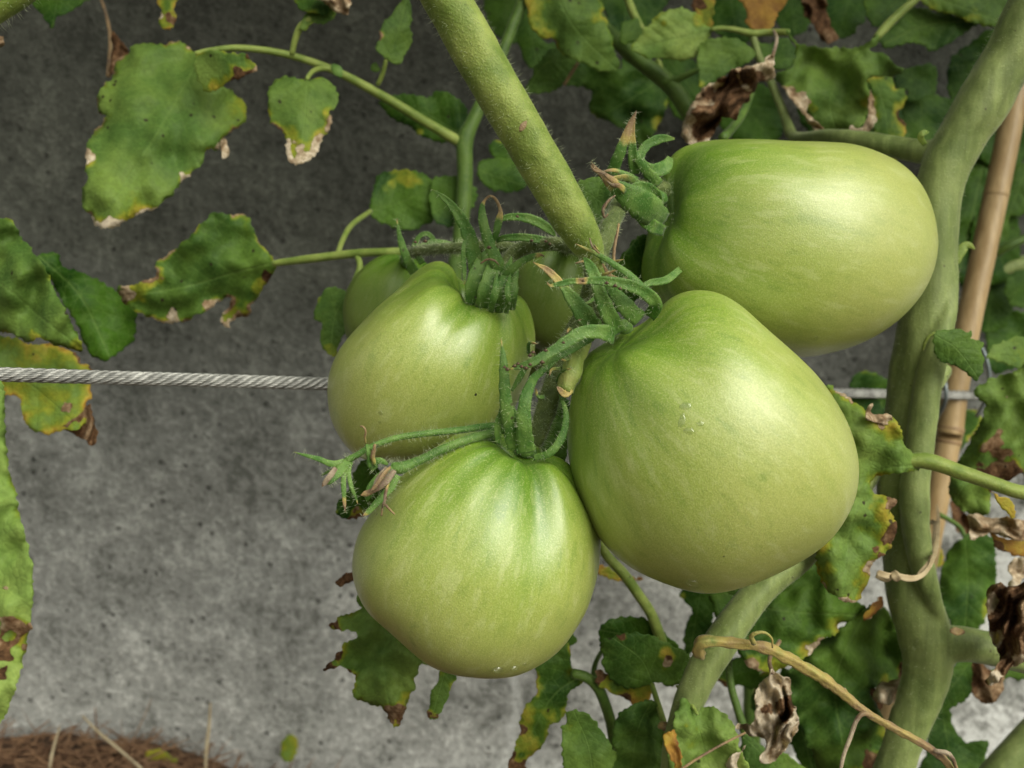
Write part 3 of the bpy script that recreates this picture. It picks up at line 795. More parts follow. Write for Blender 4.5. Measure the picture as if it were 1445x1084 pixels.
rw = random.Random(9)
for x0, y0, x1, y1 in ((852,372,838,346),(848,395,872,380),(840,420,822,428),(846,440,866,430),(818,470,800,470),(806,500,790,506),(796,520,776,530),(786,540,806,520),(770,560,756,548),(838,380,812,372),(862,380,880,366),(790,505,768,498),(745,500,758,486),(780,530,764,515),(872,400,892,392),(835,455,815,452)):
    mx, my = (x0 + x1) / 2 + rw.uniform(-8, 8), (y0 + y1) / 2 + rw.uniform(-8, 8)
    S(c3, [(x0,y0,.272,2.6,.1),(mx,my,.266,2.2,rw.uniform(.1,.6)),(x1,y1,.263,.8,rw.uniform(.6,.95))], fold=.8, twist=.6, hair=14)
c2 = calyx(T2, 742, 640, .278, 15)
S(c2, [(726,634,.266,10),(719,598,.261,9.5),(713,560,.258,8),(711,520,.257,6),(709,495,.257,3,.1),(707,477,.257,1,.75)], fold=.7, hair=120)
S(c2, [(703,626,.266,3),(703,602,.263,5.5),(709,580,.262,4),(712,562,.263,2)], fold=.6)
S(c2, [(744,640,.265,11),(739,604,.260,10),(741,566,.259,8.5),(750,540,.262,6),(764,524,.266,5),(788,508,.270,3)], fold=.5, hair=120)
S(c2, [(752,646,.268,4),(772,641,.266,5),(788,626,.266,5.5),(798,600,.267,4.5),(797,575,.268,3.2),(788,556,.269,2,.4)], fold=.5, hair=60)
S(c2, [(735,640,.270,6),(728,600,.270,6),(722,570,.271,3)], fold=.5)
S(c2, [(722,552,.270,2),(735,530,.268,4),(745,512,.267,3),(752,505,.267,1,.3)], fold=.5)

c4 = calyx(T4, 926, 285, .318, 16)
S(c4, [(940,312,.314,10),(922,300,.302,19),(904,288,.296,19),(886,276,.293,15),(873,267,.291,11,.15),(862,258,.290,8,.62),(850,247,.289,4.5,.85),(840,238,.288,3.4,.8),(834,228,.288,1.8,.9)], fold=.5, hair=160)
S(c4, [(938,326,.316,6),(922,320,.308,9),(906,310,.304,7),(892,298,.301,3)], fold=.4, tone=.3)
S(c4, [(872,262,.290,4,.5),(860,250,.287,3,.8),(850,243,.286,2,.9),(838,240,.286,1.6,.8),(833,232,.287,1,.9)], fold=.8, twist=.5, hair=0)
S(c4, [(884,270,.291,4,.3),(874,262,.288,3.4,.72),(864,262,.287,2.4,.85),(856,256,.287,1.2,.9)], fold=.8, twist=.5, hair=0)
S(c4, [(900,255,.305,4),(884,246,.302,3.4),(868,240,.301,2.4,.5),(850,242,.301,1.4,.8)], fold=.8, twist=.4, hair=20)
S(c4, [(930,292,.310,5),(926,274,.304,6),(908,263,.300,6.5),(890,265,.298,4),(884,268,.298,2,.4)], fold=.6)
S(c4, [(862,248,.306,8),(872,222,.302,7.5),(882,196,.300,6,.55),(890,174,.299,3.5,.72),(898,156,.298,1.2,.9)], fold=.7)
S(c4, [(896,246,.308,6),(893,222,.304,6.5),(892,196,.302,4,.5),(894,172,.301,2,.7),(898,158,.301,.8,.9)], fold=.7)
S(c4, [(930,262,.312,8),(914,244,.307,7),(900,226,.304,5),(894,208,.304,3,.3)], fold=.6)
S(c4, [(946,222,.318,4),(938,236,.315,9),(918,240,.312,8),(903,226,.312,6),(912,206,.312,6),(932,196,.312,6,.1),(952,196,.312,4,.3)], fold=.4, tone=.6)
S(c4, [(905,262,.303,5,.2),(885,252,.300,5,.3),(868,253,.298,4,.45),(860,254,.298,1.5,.8)], fold=.6, twist=.6)
for p in ([(873,316,.279,1.5,.75),(871,330,.278,2,.78),(867,350,.277,2.6,.72),(866,372,.276,2,.6)],
          [(868,276,.276,1.2,.9),(858,284,.275,2.2,.85),(851,297,.275,2.6,.9),(853,307,.276,1.6,.85),(858,302,.276,1,.8)],
          [(832,336,.258,.9,.85),(836,348,.257,1.6,.8),(846,358,.256,1.4,.6)],
          [(678,372,.280,1,.9),(688,366,.279,1.5,.85),(698,368,.279,1.6,.9),(704,374,.280,1,.85)]):
    tube('withered_style', p, MSEPAL, pb, segs=7, step=2, rough=.3)
# sticky brown specks on the sepals
def speck(c, x, y, d, r):
    V, Fc, u, S_ = tube_geo(PA([(x - r, y, d), (x, y - r * .3, d - r * .0003), (x + r, y, d)]), np.array([.3, 1, .3]) * r * d / F, 7, rough=.4, seed=x)
    obj('speck', V, Fc, MSPECK, c, attrs=dict(age=np.full(len(V), .8)))
MSPECK = plain('brown_speck', (.04, .02, .012), (.16, .10, .06), 900, .5)
for x, y in ((726,517),(731,514),(736,518),(742,520),(748,515),(765,512),(770,495),(795,484),(752,498),(748,502),(712,519),(716,522)): speck(c3, x, y, .2510, rng.uniform(2.2, 3.6))
for x, y in ((875,408),(856,400),(823,397),(868,404)): speck(c3, x, y, .2495, rng.uniform(1.8, 3))
for x, y in ((750,340),(770,341),(776,345),(730,306),(690,350),(586,342),(600,341)): speck(c1, x, y, .284 if x < 700 else .298, rng.uniform(2, 3.2))

# ---- two withered flower stalks
A1 = [(712,600,.278,5.5),(680,603,.272,5.5),(640,608,.268,5),(600,612,.265,4.8),(560,618,.262,4.6),(525,630,.260,4.4),(503,643,.259,4.6),(490,650,.259,6)]
fs = tube('flower_stalk', A1, MSEPAL, pb, segs=14, rough=.1); hairs(fs, A1, 420, .0022, MHAIR, wmm=.035, seed=21)
for p in ([(490,652,.259,5),(470,655,.257,4.5),(450,648,.256,3.5),(432,643,.255,2.2),(415,638,.255,.8,.4)],
          [(492,650,.258,5),(480,664,.255,7),(468,678,.253,4,.1),(462,684,.253,2,.3)],
          [(489,654,.258,4),(485,670,.256,3.6),(485,692,.255,3.2),(486,708,.255,2.4,.6),(487,723,.255,1.2,.95)],
          [(494,652,.258,4),(492,668,.257,3),(496,688,.256,2.8),(502,702,.256,1.8,.2),(505,712,.256,1,.8)],
          [(484,658,.261,3),(468,664,.262,2.5),(453,671,.263,1,.1)]):
    strip('sepal', fs, p, .6, hair=40)
strip('withered_petal', fs, [(474,660,.251,3,.9),(466,672,.250,4,1.0),(458,682,.250,3.4,1.0),(454,687,.250,1.2,.85)], .5, twist=.3, label='cream dried petal')
A2 = [(716,604,.276,6),(690,612,.271,6.5),(655,622,.267,6.5),(625,634,.265,6.5),(600,646,.263,6.5),(580,655,.261,7.5),(566,660,.260,9),(553,660,.260,8)]
fs2 = tube('flower_stalk', A2, MSEPAL, pb, segs=14, tone=.5, rough=.12, age=.06); hairs(fs2, A2, 420, .0023, MHAIR, wmm=.035, seed=22)
for p in ([(556,664,.257,7),(535,676,.255,7),(522,694,.254,6),(517,708,.255,3)],
          [(550,690,.256,5),(535,706,.254,5),(520,722,.253,3.5,.15),(511,729,.253,1.4,.9)],
          [(530,662,.257,5),(525,655,.257,5),(536,650,.257,4),(548,656,.258,3)],
          [(560,670,.258,6),(553,686,.257,5,.1),(545,700,.256,3,.4)]):
    strip('sepal', fs2, p, .6, hair=50)
for p in ([(556,663,.252,4,.9),(548,672,.251,6,1.0),(536,684,.250,6,.95),(525,693,.250,4,.9),(514,698,.250,4,.72),(509,699,.250,1.5,.8)],
          [(552,660,.251,2,.8),(544,668,.249,3,.72),(534,680,.248,3,.8),(523,692,.248,2.5,.72)],
          [(546,660,.253,2,.95),(536,672,.252,3,1.0),(526,688,.251,3,1.0)]):
    strip('withered_petal', fs2, p, .9, twist=.7, label='brown striped dried petals')
for p in ([(516,625,.258,1.5,.5),(515,616,.256,1.6,.72),(516,608,.255,1.6,.74),(512,602,.255,1.4,.75),(508,602,.255,1,.75)],
          [(530,658,.256,2.4,.2),(526,645,.254,3.4,.6),(528,634,.253,2.6,.74),(529,627,.253,2,.72)],
          [(549,678,.252,2.6,.3),(545,692,.250,2.4,.8),(543,706,.249,2.4,.85),(540,716,.249,1.6,.75),(538,728,.249,1.2,.85)],
          [(543,712,.249,2,.8),(549,718,.249,1.8,.7),(557,726,.249,1,.75)],
          [(522,658,.256,4,.0),(520,640,.255,3.4,.0),(517,628,.256,3,.0)]):
    tube('withered_style', p, MSEPAL, fs2, segs=7, step=2, rough=.35)

# ------------------------------------------------------------------ trunk plant on the right
def rootpt(x, y, d):
    p = P(x, y, d); return (p[0], p[1], 0.0)
pt = thing('tomato_plant', rootpt(1225,1250,.37), 'old tomato plant on the right, thick forked green trunk tied beside a bamboo cane', 'tomato plant')
def joined(name, parts, mat, parent, vox=.0008, tone=.4, age=0.0):
    Vs, Fs = [], []
    for pts, kw in parts:
        path, r, _ = px_path(pts, 6)
        V, Fc, u, S_ = tube_geo(path, r, 28, **kw)
        off = sum(len(v) for v in Vs); Vs.append(V); Fs += [[i + off for i in f] for f in Fc]
    V = np.vstack(Vs)
    o = obj(name, V, Fs, mat, parent)
    rm = o.modifiers.new('merge', 'REMESH'); rm.mode = 'VOXEL'; rm.voxel_size = vox; rm.use_smooth_shade = True
    sm = o.modifiers.new('soft', 'SMOOTH'); sm.factor = .5; sm.iterations = 9
    return o
TR = [(1580,-170,.345,42),(1500,-60,.350,40),(1455,20,.354,37),(1420,85,.358,36),(1386,145,.361,35.5),(1352,200,.364,33),(1333,238,.366,33),(1320,290,.368,33),(1314,360,.370,34),(1313,420,.371,35),(1297,500,.372,34.5),(1287,570,.373,33.5),(1278,640,.374,32),(1274,700,.374,32),(1281,780,.374,33),(1289,840,.374,35),(1306,895,.373,36),(1310,940,.373,32),(1298,985,.374,29),(1283,1024,.375,27),(1262,1084,.376,25),(1225,1200,.378,26),(1200,1330,.38,26),(1190,1560,.385,27)]
trunk = joined('trunk', [
    (TR, dict(ridge=.04, nr=3, rough=.07, seed=2, twist=12)),
    ([(1345,380,.366,8),(1336,440,.363,14),(1320,500,.361,18),(1307,560,.361,19),(1298,640,.361,19),(1290,700,.361,20),(1296,770,.361,18),(1309,825,.362,15),(1326,875,.366,10)], dict(rough=.08, seed=5)),
    ([(1300,918,.372,26),(1340,908,.371,26),(1380,912,.372,24),(1420,920,.374,24),(1520,945,.38,24)], dict(rough=.06, seed=8)),
    ([(1345,205,.366,15),(1318,215,.372,17),(1275,210,.382,16),(1225,200,.392,14),(1170,193,.41,11),(1122,194,.44,8.5),(1106,165,.452,6)], dict(rough=.06, seed=9)),
    ([(1320,395,.366,20),(1338,388,.368,12),(1348,384,.369,6)], dict()),
], MTRUNK, pt)
hairs(trunk, TR[1:22], 2600, .0022, MHAIR, wmm=.05, seed=9)
scar2 = strip('scar', trunk, [(1340,890,.349,2,.72),(1349,891,.3482,5,.7),(1362,892,.3495,3,.7)], .2, mat=MSEPAL, label='brown scar at the fork')

# bud curl at the upper fork and at the swelling
strip('bud_leaf', pt, [(1306,205,.352,3),(1299,195,.350,4),(1302,188,.349,4),(1311,187,.350,3)], .3, mat=MSTEM)
strip('bud_leaf', pt, [(1343,378,.372,5),(1352,360,.371,7),(1364,346,.371,5),(1376,352,.372,3)], .5, mat=MSTEM)
# ------------------------------------------------------------------ rope, cane, ties
rp = thing('wire_rope', tuple(P(-20, 528, .307)), 'twisted grey wire rope stretched level behind the tomatoes', 'wire rope')
def rope():
    pts = []
    for x in np.linspace(-140, 1580, 30):
        y = 528.5 + x * .0286 if x < 463 else 541.7 + (x - 463) * .0178
        pts.append((x, y + 0, 1 / (3.226 - .000883 * x), 1))
    q = crom(pts, n=50); path = PA(q[:, :3]); T, N, B = frames(path)
    S = np.concatenate([[0], np.cumsum(np.linalg.norm(np.diff(path, axis=0), axis=1))])
    R = .00275; pitch = .021
    for k in range(6):
        ph = -2 * math.pi * S / pitch + k * math.pi / 3
        cen = path + (np.cos(ph)[:, None] * N + np.sin(ph)[:, None] * B) * R * .62
        T2, N2, B2 = frames(cen)
        Vs, Fs = [], []
        for j in range(7):
            if j < 6:
                p2 = 2 * math.pi * S / .011 + j * math.pi / 3
                c2_ = cen + (np.cos(p2)[:, None] * N2 + np.sin(p2)[:, None] * B2) * R * .22
            else: c2_ = cen
            V, Fc, u, S_ = tube_geo(c2_, np.full(len(cen), R * .135), 5, caps=False)
            off = sum(len(v) for v in Vs); Vs.append(V); Fs += [[i + off for i in f] for f in Fc]
        obj('strand', np.vstack(Vs), Fs, MROPE, rp)
    V, Fc, u, S_ = tube_geo(path, np.full(len(path), R * .45), 8)
    obj('core', V, Fc, MROPE, rp)
rope()

cn = thing('bamboo_cane', tuple(P(1270, 1000, .50)), 'tan bamboo cane leaning beside the thick trunk on the right', 'cane')
CA = [(1500,-190,.515,15.5),(1452,40,.512,15.8),(1425,180,.510,16),(1398,310,.508,16.5),(1372,430,.505,16.8),(1350,540,.502,17.2),(1341,600,.501,17.8),(1339,612,.501,19),(1337,624,.501,17.6),(1318,720,.499,17.2),(1300,810,.497,17.2),(1262,980,.494,17),(1200,1300,.49,17)]
tube('shaft', CA, MCANE, cn, segs=28, rough=.02)
tube('node_ring', [(1341.5,601,.501,18.0),(1340.7,605,.501,18.8),(1340,609,.501,18.2)], MCANER, cn, segs=28, step=1)
tube('node_ring', [(1337.5,621,.501,18.3),(1337,624,.501,18.4),(1336.6,626,.501,17.9)], MCANER, cn, segs=28, step=1)
tube('node_ring', [(1406,272,.5085,16.8),(1405.4,275,.5085,17),(1404.8,278,.5085,16.7)], MCANE, cn, segs=28, step=1)

tw = thing('wire_tie', tuple(P(1334, 520, .485)), 'thin dull wire looped round rope and cane', 'wire')
tube('wire', [(1384,488,.488,2.8),(1391,505,.486,2.8),(1396,530,.486,2.8),(1392,560,.489,2.8),(1378,588,.495,2.6)], MWIRE, tw, segs=10)
tube('wire', [(1331,505,.486,3),(1332,530,.484,3),(1335,556,.482,3),(1331,574,.486,3),(1322,590,.494,3),(1318,598,.505,3)], MWIRE, tw, segs=10)

rf = thing('raffia_tie', tuple(P(1270, 815, .34)), 'pale raffia knotted round the trunk and looped up to the cane', 'tie')
strip('band', rf, [(1236,812,.336,3),(1250,817,.334,4.4),(1263,812,.333,3),(1280,816,.334,4.2),(1297,814,.338,3.2),(1310,802,.342,2.4),(1319,782,.352,2.6),(1323,758,.38,2.4),(1324,730,.44,2.4),(1322,712,.474,2.6)], .2, mat=MRAFF)
strip('band', rf, [(1298,812,.340,4),(1314,790,.350,3.2),(1319,762,.39,3),(1318,737,.45,2.8),(1306,742,.477,2.6),(1296,745,.482,2)], .2, mat=MRAFF)
strip('knot', rf, [(1260,806,.331,3),(1264,813,.329,6),(1267,821,.331,3)], .5, mat=MRAFF)
strip('tail', rf, [(1268,814,.331,3),(1250,812,.330,4),(1237,808,.331,5)], .3, mat=MRAFF)

# ------------------------------------------------------------------ leaves and branches
L = leaf
# --- trailing vine on the left, in front of the wall
pv = thing('tomato_plant', tuple(rootpt(880, 1250, .47)), 'slender tomato vine behind the fruit, spotted leaves hanging over the wall at upper left', 'tomato plant')
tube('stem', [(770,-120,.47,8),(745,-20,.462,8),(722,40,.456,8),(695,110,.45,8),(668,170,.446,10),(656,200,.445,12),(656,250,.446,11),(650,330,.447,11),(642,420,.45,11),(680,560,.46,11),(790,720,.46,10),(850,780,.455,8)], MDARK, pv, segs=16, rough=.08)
tube('petiole', [(276,76,.40,3.5),(300,71,.402,4),(340,68,.406,4.5),(400,76,.412,5),(465,97,.42,5.6),(530,130,.43,6.5),(600,172,.44,7),(656,205,.446,8)], MSTEM, pv, segs=12, tone=.4)
tube('petiole', [(433,112,.405,3),(440,102,.412,3.5),(452,97,.417,4),(468,97,.42,4)], MSTEM, pv, segs=10)
strip('bud_leaf', pv, [(468,92,.412,3),(476,100,.411,7),(482,110,.412,2)], .5, mat=MSEPAL)
tube('petiole', [(412,77,.412,4),(416,58,.41,4.5),(424,38,.408,5),(438,26,.406,4)], MSTEM, pv, segs=10)
L(pv, [(420,40),(428,25),(445,14),(462,12),(474,18),(470,28),(458,34),(440,34),(430,42)], [(424,38),(470,18)], .405, tone=.5, edge=.2)
L(pv, [(415,-10),(425,14),(440,18),(452,22),(470,14),(478,0),(470,-12)], [(440,-12),(450,18)], .402, tone=.1)
L(pv, [(440,-8),(455,4),(470,14),(485,22),(495,12),(492,-4),(470,-12)], [(445,-8),(490,14)], .395, age=.86, edge=.1, crump=.8, label='crumpled dry brown leaf tip')
L(pv, [(183,65),(206,61),(229,63),(254,60),(266,68),(282,76),(300,90),(312,118),(327,128),(345,146),(347,166),(339,179),(321,189),(309,209),(292,211),(287,229),(266,247),(246,271),(226,289),(199,302),(166,319),(146,322),(133,316),(128,304),(118,296),(115,269),(123,252),(121,237),(123,206),(133,186),(150,164),(138,159),(137,140),(146,120),(158,110),(163,88),(181,75)],
  [(284,80),(250,140),(215,200),(150,300)], .405, (.15,-.3), tone=.5, edge=.36, elen=9, blobs=((127,222,9),(150,318,13,1.0),(205,298,9,.98),(180,280,9,.5),(318,208,5,.95),(262,250,7,.98),(190,296,14,.55),(335,160,16,.42),(170,240,20,.38)), spot=.30, fold=.12, curl=.4, wav=.006)
L(pv, [(309,205),(317,196),(322,205),(321,219),(315,223),(311,215)], [(318,196),(317,222)], .402, age=.9, crump=.4, label='dry tan scrap at the leaf edge')
L(pv, [(276,78),(299,71),(329,75),(350,80),(364,100),(349,106),(327,115),(309,125),(296,129),(284,122),(276,100)], [(330,74),(310,95),(292,126)], .393, (-.2,.3), tone=.55, age=.06, edge=.28, blobs=((345,104,12,.72),(362,100,4,.85),(318,110,12,.46),(302,122,6,.55)), spot=.3)
L(pv, [(382,120),(399,109),(419,111),(433,114),(442,113),(460,111),(472,123),(477,140),(475,151),(463,159),(468,166),(465,183),(455,196),(449,213),(439,224),(424,232),(412,228),(404,219),(404,196),(395,183),(382,173),(378,156),(377,136)],
  [(434,113),(432,150),(424,232)], .400, (.1,-.35), tone=.45, edge=.30, blobs=((428,222,20,.98),(462,178,8,.9),(464,154,5,.6),(390,178,6,.8),(425,200,18,.45)), spot=.2)
L(pv, [(553,20),(536,38),(535,50),(530,66),(543,80),(560,90),(571,83),(575,70),(583,60),(580,43),(581,20),(576,0),(568,-2),(561,10)], [(544,90),(560,50),(575,-2)], .42, (.3,.1), tone=.30, edge=.15, blobs=((538,50,4,.8),))
tube('petiole', [(533,120,.428,3.4),(540,104,.425,3.4),(545,84,.421,3)], MSTEM, pv, segs=9)
L(pv, [(523,92),(530,90),(537,96),(532,101),(525,100)], [(537,100),(524,92)], .425, tone=.3, edge=0)
L(pv, [(536,143),(556,135),(580,133),(606,138),(616,128),(630,131),(646,140),(661,160),(650,193),(623,201),(596,193),(580,180),(556,170),(543,156)], [(652,190),(600,160),(538,145)], .462, (0,.3), tone=.04, edge=.1, blobs=((592,184,6,.6),))
L(pv, [(530,260),(536,246),(556,241),(583,241),(606,250),(616,266),(613,310),(596,320),(573,326),(550,320),(523,303)], [(523,297),(565,285),(612,262)], .455, tone=.10, edge=.16, blobs=((575,250,12,.5),(552,268,10,.42)), spot=.15)
L(pv, [(609,256),(629,248),(653,250),(669,263),(672,280),(663,300),(639,320),(619,316),(606,293)], [(612,300),(640,285),(668,265)], .452, (.2,0), tone=.08, edge=.08)
L(pv, [(674,233),(692,223),(722,225),(739,246),(742,266),(712,271),(689,265),(676,250)], [(676,240),(705,250),(740,262)], .455, tone=.10, edge=.06)
L(pv, [(690,205),(700,225),(720,228),(740,215),(735,200),(712,195)], [(700,200),(735,222)], .47, tone=.04)
tube('petiole', [(572,356,.392,7),(540,356,.392,6),(500,358,.396,6),(440,365,.40,6),(400,370,.404,5),(385,372,.405,4)], MSTEM, pv, segs=12)
tube('petiole', [(477,357,.398,4),(484,338,.405,4),(496,318,.418,4),(523,298,.445,3.4)], MSTEM, pv, segs=10)
tube('petiole', [(503,360,.396,4),(508,375,.393,4.5),(502,395,.392,5),(492,412,.392,4)], MSTEM, pv, segs=10)
L(pv, [(384,362),(365,343),(357,320),(349,305),(326,302),(302,302),(286,313),(272,330),(252,347),(229,363),(218,376),(221,386),(206,396),(186,403),(168,406),(171,423),(186,436),(206,446),(226,454),(252,455),(276,446),(299,433),(316,420),(327,421),(322,436),(314,443),(314,456),(327,464),(324,454),(352,443),(354,431),(369,413),(385,385),(394,374)],
  [(390,370),(330,385),(260,405),(172,418)], .41, (.1,.3), tone=.22, edge=.36, elen=7, blobs=((215,392,9,.82),(178,412,10,.95),(338,440,14,.85),(320,458,8,.95),(362,405,10,.55),(205,402,14,.5),(300,430,8,.9),(240,450,8,.95),(376,388,6,.7)), spot=.2, fold=.16, curl=-.3, wav=.006)
L(pv, [(447,426),(460,409),(477,406),(490,416),(493,433),(487,466),(477,486),(472,504),(460,496),(450,482),(455,459),(443,448)], [(490,412),(472,450),(468,500)], .40, tone=.28, edge=.2, blobs=((470,498,9,.56),))
L(pv, [(222,-8),(228,20),(222,26),(226,38),(240,42),(247,30),(246,10),(252,-10)], [(238,-10),(236,40)], .42, age=.15, tone=.2, edge=.3, blobs=((240,24,6,.8),(224,22,3,1.0)))
tube('dry_stalk', [(136,-20,.47,2.4,.8),(150,22,.465,2.4,.78),(156,60,.463,3,.75),(153,108,.46,3.4,.75)], MSEPAL, pv, segs=8)
L(pv, [(157,44),(170,55),(182,76),(176,80),(164,90),(154,108),(158,70)], [(158,46),(160,100)], .452, age=.74, tone=.2, crump=.3, label='thin withered brown leaf')
L(pv, [(-15,46),(2,50),(6,58),(3,66),(-15,72)], [(-15,60),(5,58)], .38, age=.8, crump=.3)

# --- plant at the left edge
pl = thing('tomato_plant', tuple(rootpt(-220, 1250, .42)), 'tomato plant at the left edge, with one large pale brown-blotched leaf close up', 'tomato plant')
tube('stem', [(-330,-100,.36,16),(-230,250,.38,16),(-210,600,.40,16),(-220,1000,.41,16),(-220,1300,.42,16)], MTRUNK, pl, segs=16)
ns = tube('stem', [(-70,60,.25,22),(-20,18,.25,21),(20,-8,.25,21),(90,-60,.25,21)], MSTEM, pl, segs=24)
hairs(ns, [(-70,60,.25,22),(-20,18,.25,21),(20,-8,.25,21),(90,-60,.25,21)], 300, .0028, MHAIR, seed=31)
tube('petiole', [(-215,300,.38,8),(-150,340,.37,7),(-60,372,.36,6),(-30,376,.36,5)], MSTEM, pl, segs=12)
L(pl, [(-50,300),(-20,303),(13,310),(25,323),(27,333),(45,353),(63,376),(76,406),(90,433),(103,460),(118,494),(96,491),(73,486),(56,476),(40,483),(13,470),(-20,462),(-60,430),(-70,350)], [(-70,365),(0,400),(60,450),(118,494)], .36, (-.2,.1), tone=.42, edge=.2, blobs=((60,478,8,.6),(50,474,8,.45),(108,486,8,.42)), fold=.05, wav=.008, veins=6)
L(pl, [(50,363),(80,358),(88,375),(113,383),(150,401),(170,416),(186,433),(193,456),(186,483),(166,500),(151,510),(133,503),(123,496),(110,463),(93,433),(73,400)], [(56,362),(115,420),(155,505)], .41, (.5,0), tone=0.0, edge=.2, elen=4, fold=.3)
L(pl, [(-20,480),(13,476),(43,486),(76,486),(103,496),(115,513),(126,516),(128,543),(128,562),(121,572),(128,582),(120,596),(110,606),(93,607),(66,612),(46,607),(32,589),(28,566),(20,559),(-5,553),(-22,530)], [(-30,500),(40,540),(110,600)], .385, (.1,-.2), age=.29, tone=.7, edge=.24, blobs=((116,505,9,.75),(122,514,6,.6),(94,578,6,.7),(50,508,5,.6),(36,514,4,.6)), spot=.3)
L(pl, [(88,604),(108,590),(127,570),(131,585),(138,609),(131,627),(110,616)], [(126,572),(132,625)], .384, age=.74, crump=.4, label='brown dried tip of the yellowing leaf')
L(pl, [(-60,520),(-20,525),(3,545),(8,600),(12,660),(22,690),(30,740),(45,800),(45,860),(35,920),(22,970),(5,1012),(-30,1060),(-60,1070),(-90,900),(-90,650)], [(-30,520),(-35,750),(-10,1010)], .222, (-.15,0), age=.12, tone=1.0, edge=.10, blobs=((14,884,14,.80),(4,918,16,.78),(4,832,7,.72),(24,860,8,.5),(2,950,10,.75)), spot=.0, wav=.004, label='large pale green leaf close to the camera')
L(pl, [(30,-20),(35,-2),(45,5),(60,22),(72,38),(80,26),(95,20),(110,8),(128,-4),(132,-20)], [(85,-20),(74,36)], .43, tone=.05, edge=.05)

# --- leafy shoots at the top
pu = thing('tomato_plant', tuple(rootpt(1060, 1250, .52)), 'leafy tomato plant behind the upper right fruit, its leaves crowding the top', 'tomato plant')
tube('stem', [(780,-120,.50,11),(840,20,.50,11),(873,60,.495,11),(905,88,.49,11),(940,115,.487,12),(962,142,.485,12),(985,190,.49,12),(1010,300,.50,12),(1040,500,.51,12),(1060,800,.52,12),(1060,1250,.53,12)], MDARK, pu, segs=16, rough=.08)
tube('petiole', [(935,118,.485,6),(960,110,.482,5),(988,97,.478,4)], MDARK, pu, segs=10)
tube('petiole', [(878,-20,.482,5),(888,5,.480,6),(895,22,.478,6),(908,44,.476,4)], MSTEM, pu, segs=10)
tube('petiole', [(928,85,.488,4),(933,100,.487,5),(940,115,.486,5)], MSTEM, pu, segs=10)
L(pu, [(747,-16),(744,12),(747,33),(756,45),(770,56),(780,53),(784,66),(796,78),(812,85),(829,94),(851,101),(866,103),(873,99),(874,90),(867,70),(866,54),(860,43),(858,28),(850,20),(852,10),(842,-4),(838,-20)], [(778,-24),(812,40),(872,100)], .455, (.05,.2), tone=.40, edge=.34, elen=5, blobs=((762,22,24,.42),(755,5,14,.46),(852,25,8,.6),(768,48,8,.5),(835,22,12,.38)), spot=.55)
L(pu, [(730,48),(737,27),(743,19),(755,44),(770,58),(782,62),(782,79),(755,98),(741,87),(732,62)], [(742,20),(760,95)], .50, tone=.05, edge=.08)
L(pu, [(741,130),(753,100),(770,77),(788,66),(811,80),(816,91),(799,116),(788,125),(762,132)], [(743,130),(770,90),(810,84)], .48, tone=.13, edge=.06)
tube('dry_stalk', [(816,88,.472,2.4,.72),(806,104,.472,2.6,.78),(796,120,.474,2,.72)], MSEPAL, pu, segs=8)
L(pu, [(799,118),(806,95),(830,84),(874,96),(878,83),(907,98),(936,125),(942,141),(936,166),(925,187),(919,197),(903,218),(893,190),(865,175),(836,160),(834,129),(818,122)], [(925,118),(890,140),(845,165)], .52, tone=.08, edge=.20, blobs=((925,175,6,.48),(938,145,5,.48)), wav=.009)
L(pu, [(834,-14),(853,12),(857,29),(867,42),(872,62),(892,64),(907,42),(930,20),(940,-14)], [(885,-14),(880,60)], .515, tone=.05, edge=.08)
L(pu, [(873,50),(876,35),(886,28),(900,28),(907,42),(900,55),(880,62)], [(905,44),(876,50)], .474, tone=.18, edge=.03)
L(pu, [(890,70),(896,58),(907,44),(917,35),(923,25),(940,16),(959,11),(975,15),(988,23),(996,36),(1004,41),(1004,50),(992,64),(986,77),(963,86),(940,83),(919,81),(903,78)], [(1006,43),(950,55),(891,70)], .455, (.1,.2), age=.12, tone=.85, edge=.14, blobs=((990,28,6,.5),(934,32,4,.6),(962,50,3,.6)), spot=.12)
tube('petiole', [(1003,42,.455,3),(1016,40,.456,3.4),(1036,42,.458,4),(1060,47,.46,5),(1085,46,.46,5),(1112,46,.452,5)], MSTEM, pu, segs=10)
L(pu, [(985,80),(990,60),(1010,54),(1037,54),(1061,67),(1064,80),(1044,97),(1027,104),(1004,117),(990,124),(985,111)], [(1062,66),(1030,85),(990,122)], .452, tone=.32, edge=.12, blobs=((988,120,5,.55),))
L(pu, [(985,-16),(976,8),(982,24),(992,36),(1004,36),(1008,10),(1004,-16)], [(992,-16),(1002,34)], .50, age=.34, tone=.2, edge=.3, blobs=((985,5,10,.72),))
L(pu, [(1040,-12),(1052,10),(1052,30),(1062,40),(1085,44),(1098,22),(1108,-12)], [(1075,-12),(1080,42)], .48, age=.66, edge=.10, label='orange brown dead leaf')
L(pu, [(1132,-8),(1135,20),(1148,35),(1158,55),(1170,62),(1182,54),(1172,30),(1160,-8)], [(1145,-8),(1172,60)], .50, age=.74, tone=0, crump=.4, label='dark brown shrivelled leaf')
L(pu, [(1172,-10),(1165,28),(1170,50),(1195,54),(1215,36),(1228,8),(1228,-12)], [(1200,-10),(1185,50)], .52, tone=0.0, edge=.03)
tube('petiole', [(1061,46,.462,5),(1070,78,.46,5.5),(1086,112,.458,5.5),(1102,150,.455,6),(1118,192,.45,7)], MTRUNK, pu, segs=12)
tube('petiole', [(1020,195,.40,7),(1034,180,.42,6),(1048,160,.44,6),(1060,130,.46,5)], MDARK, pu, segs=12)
L(pu, [(1062,60),(1085,62),(1110,52),(1124,74),(1118,92),(1098,100),(1075,92)], [(1064,62),(1110,96)], .475, tone=.12, edge=.05)
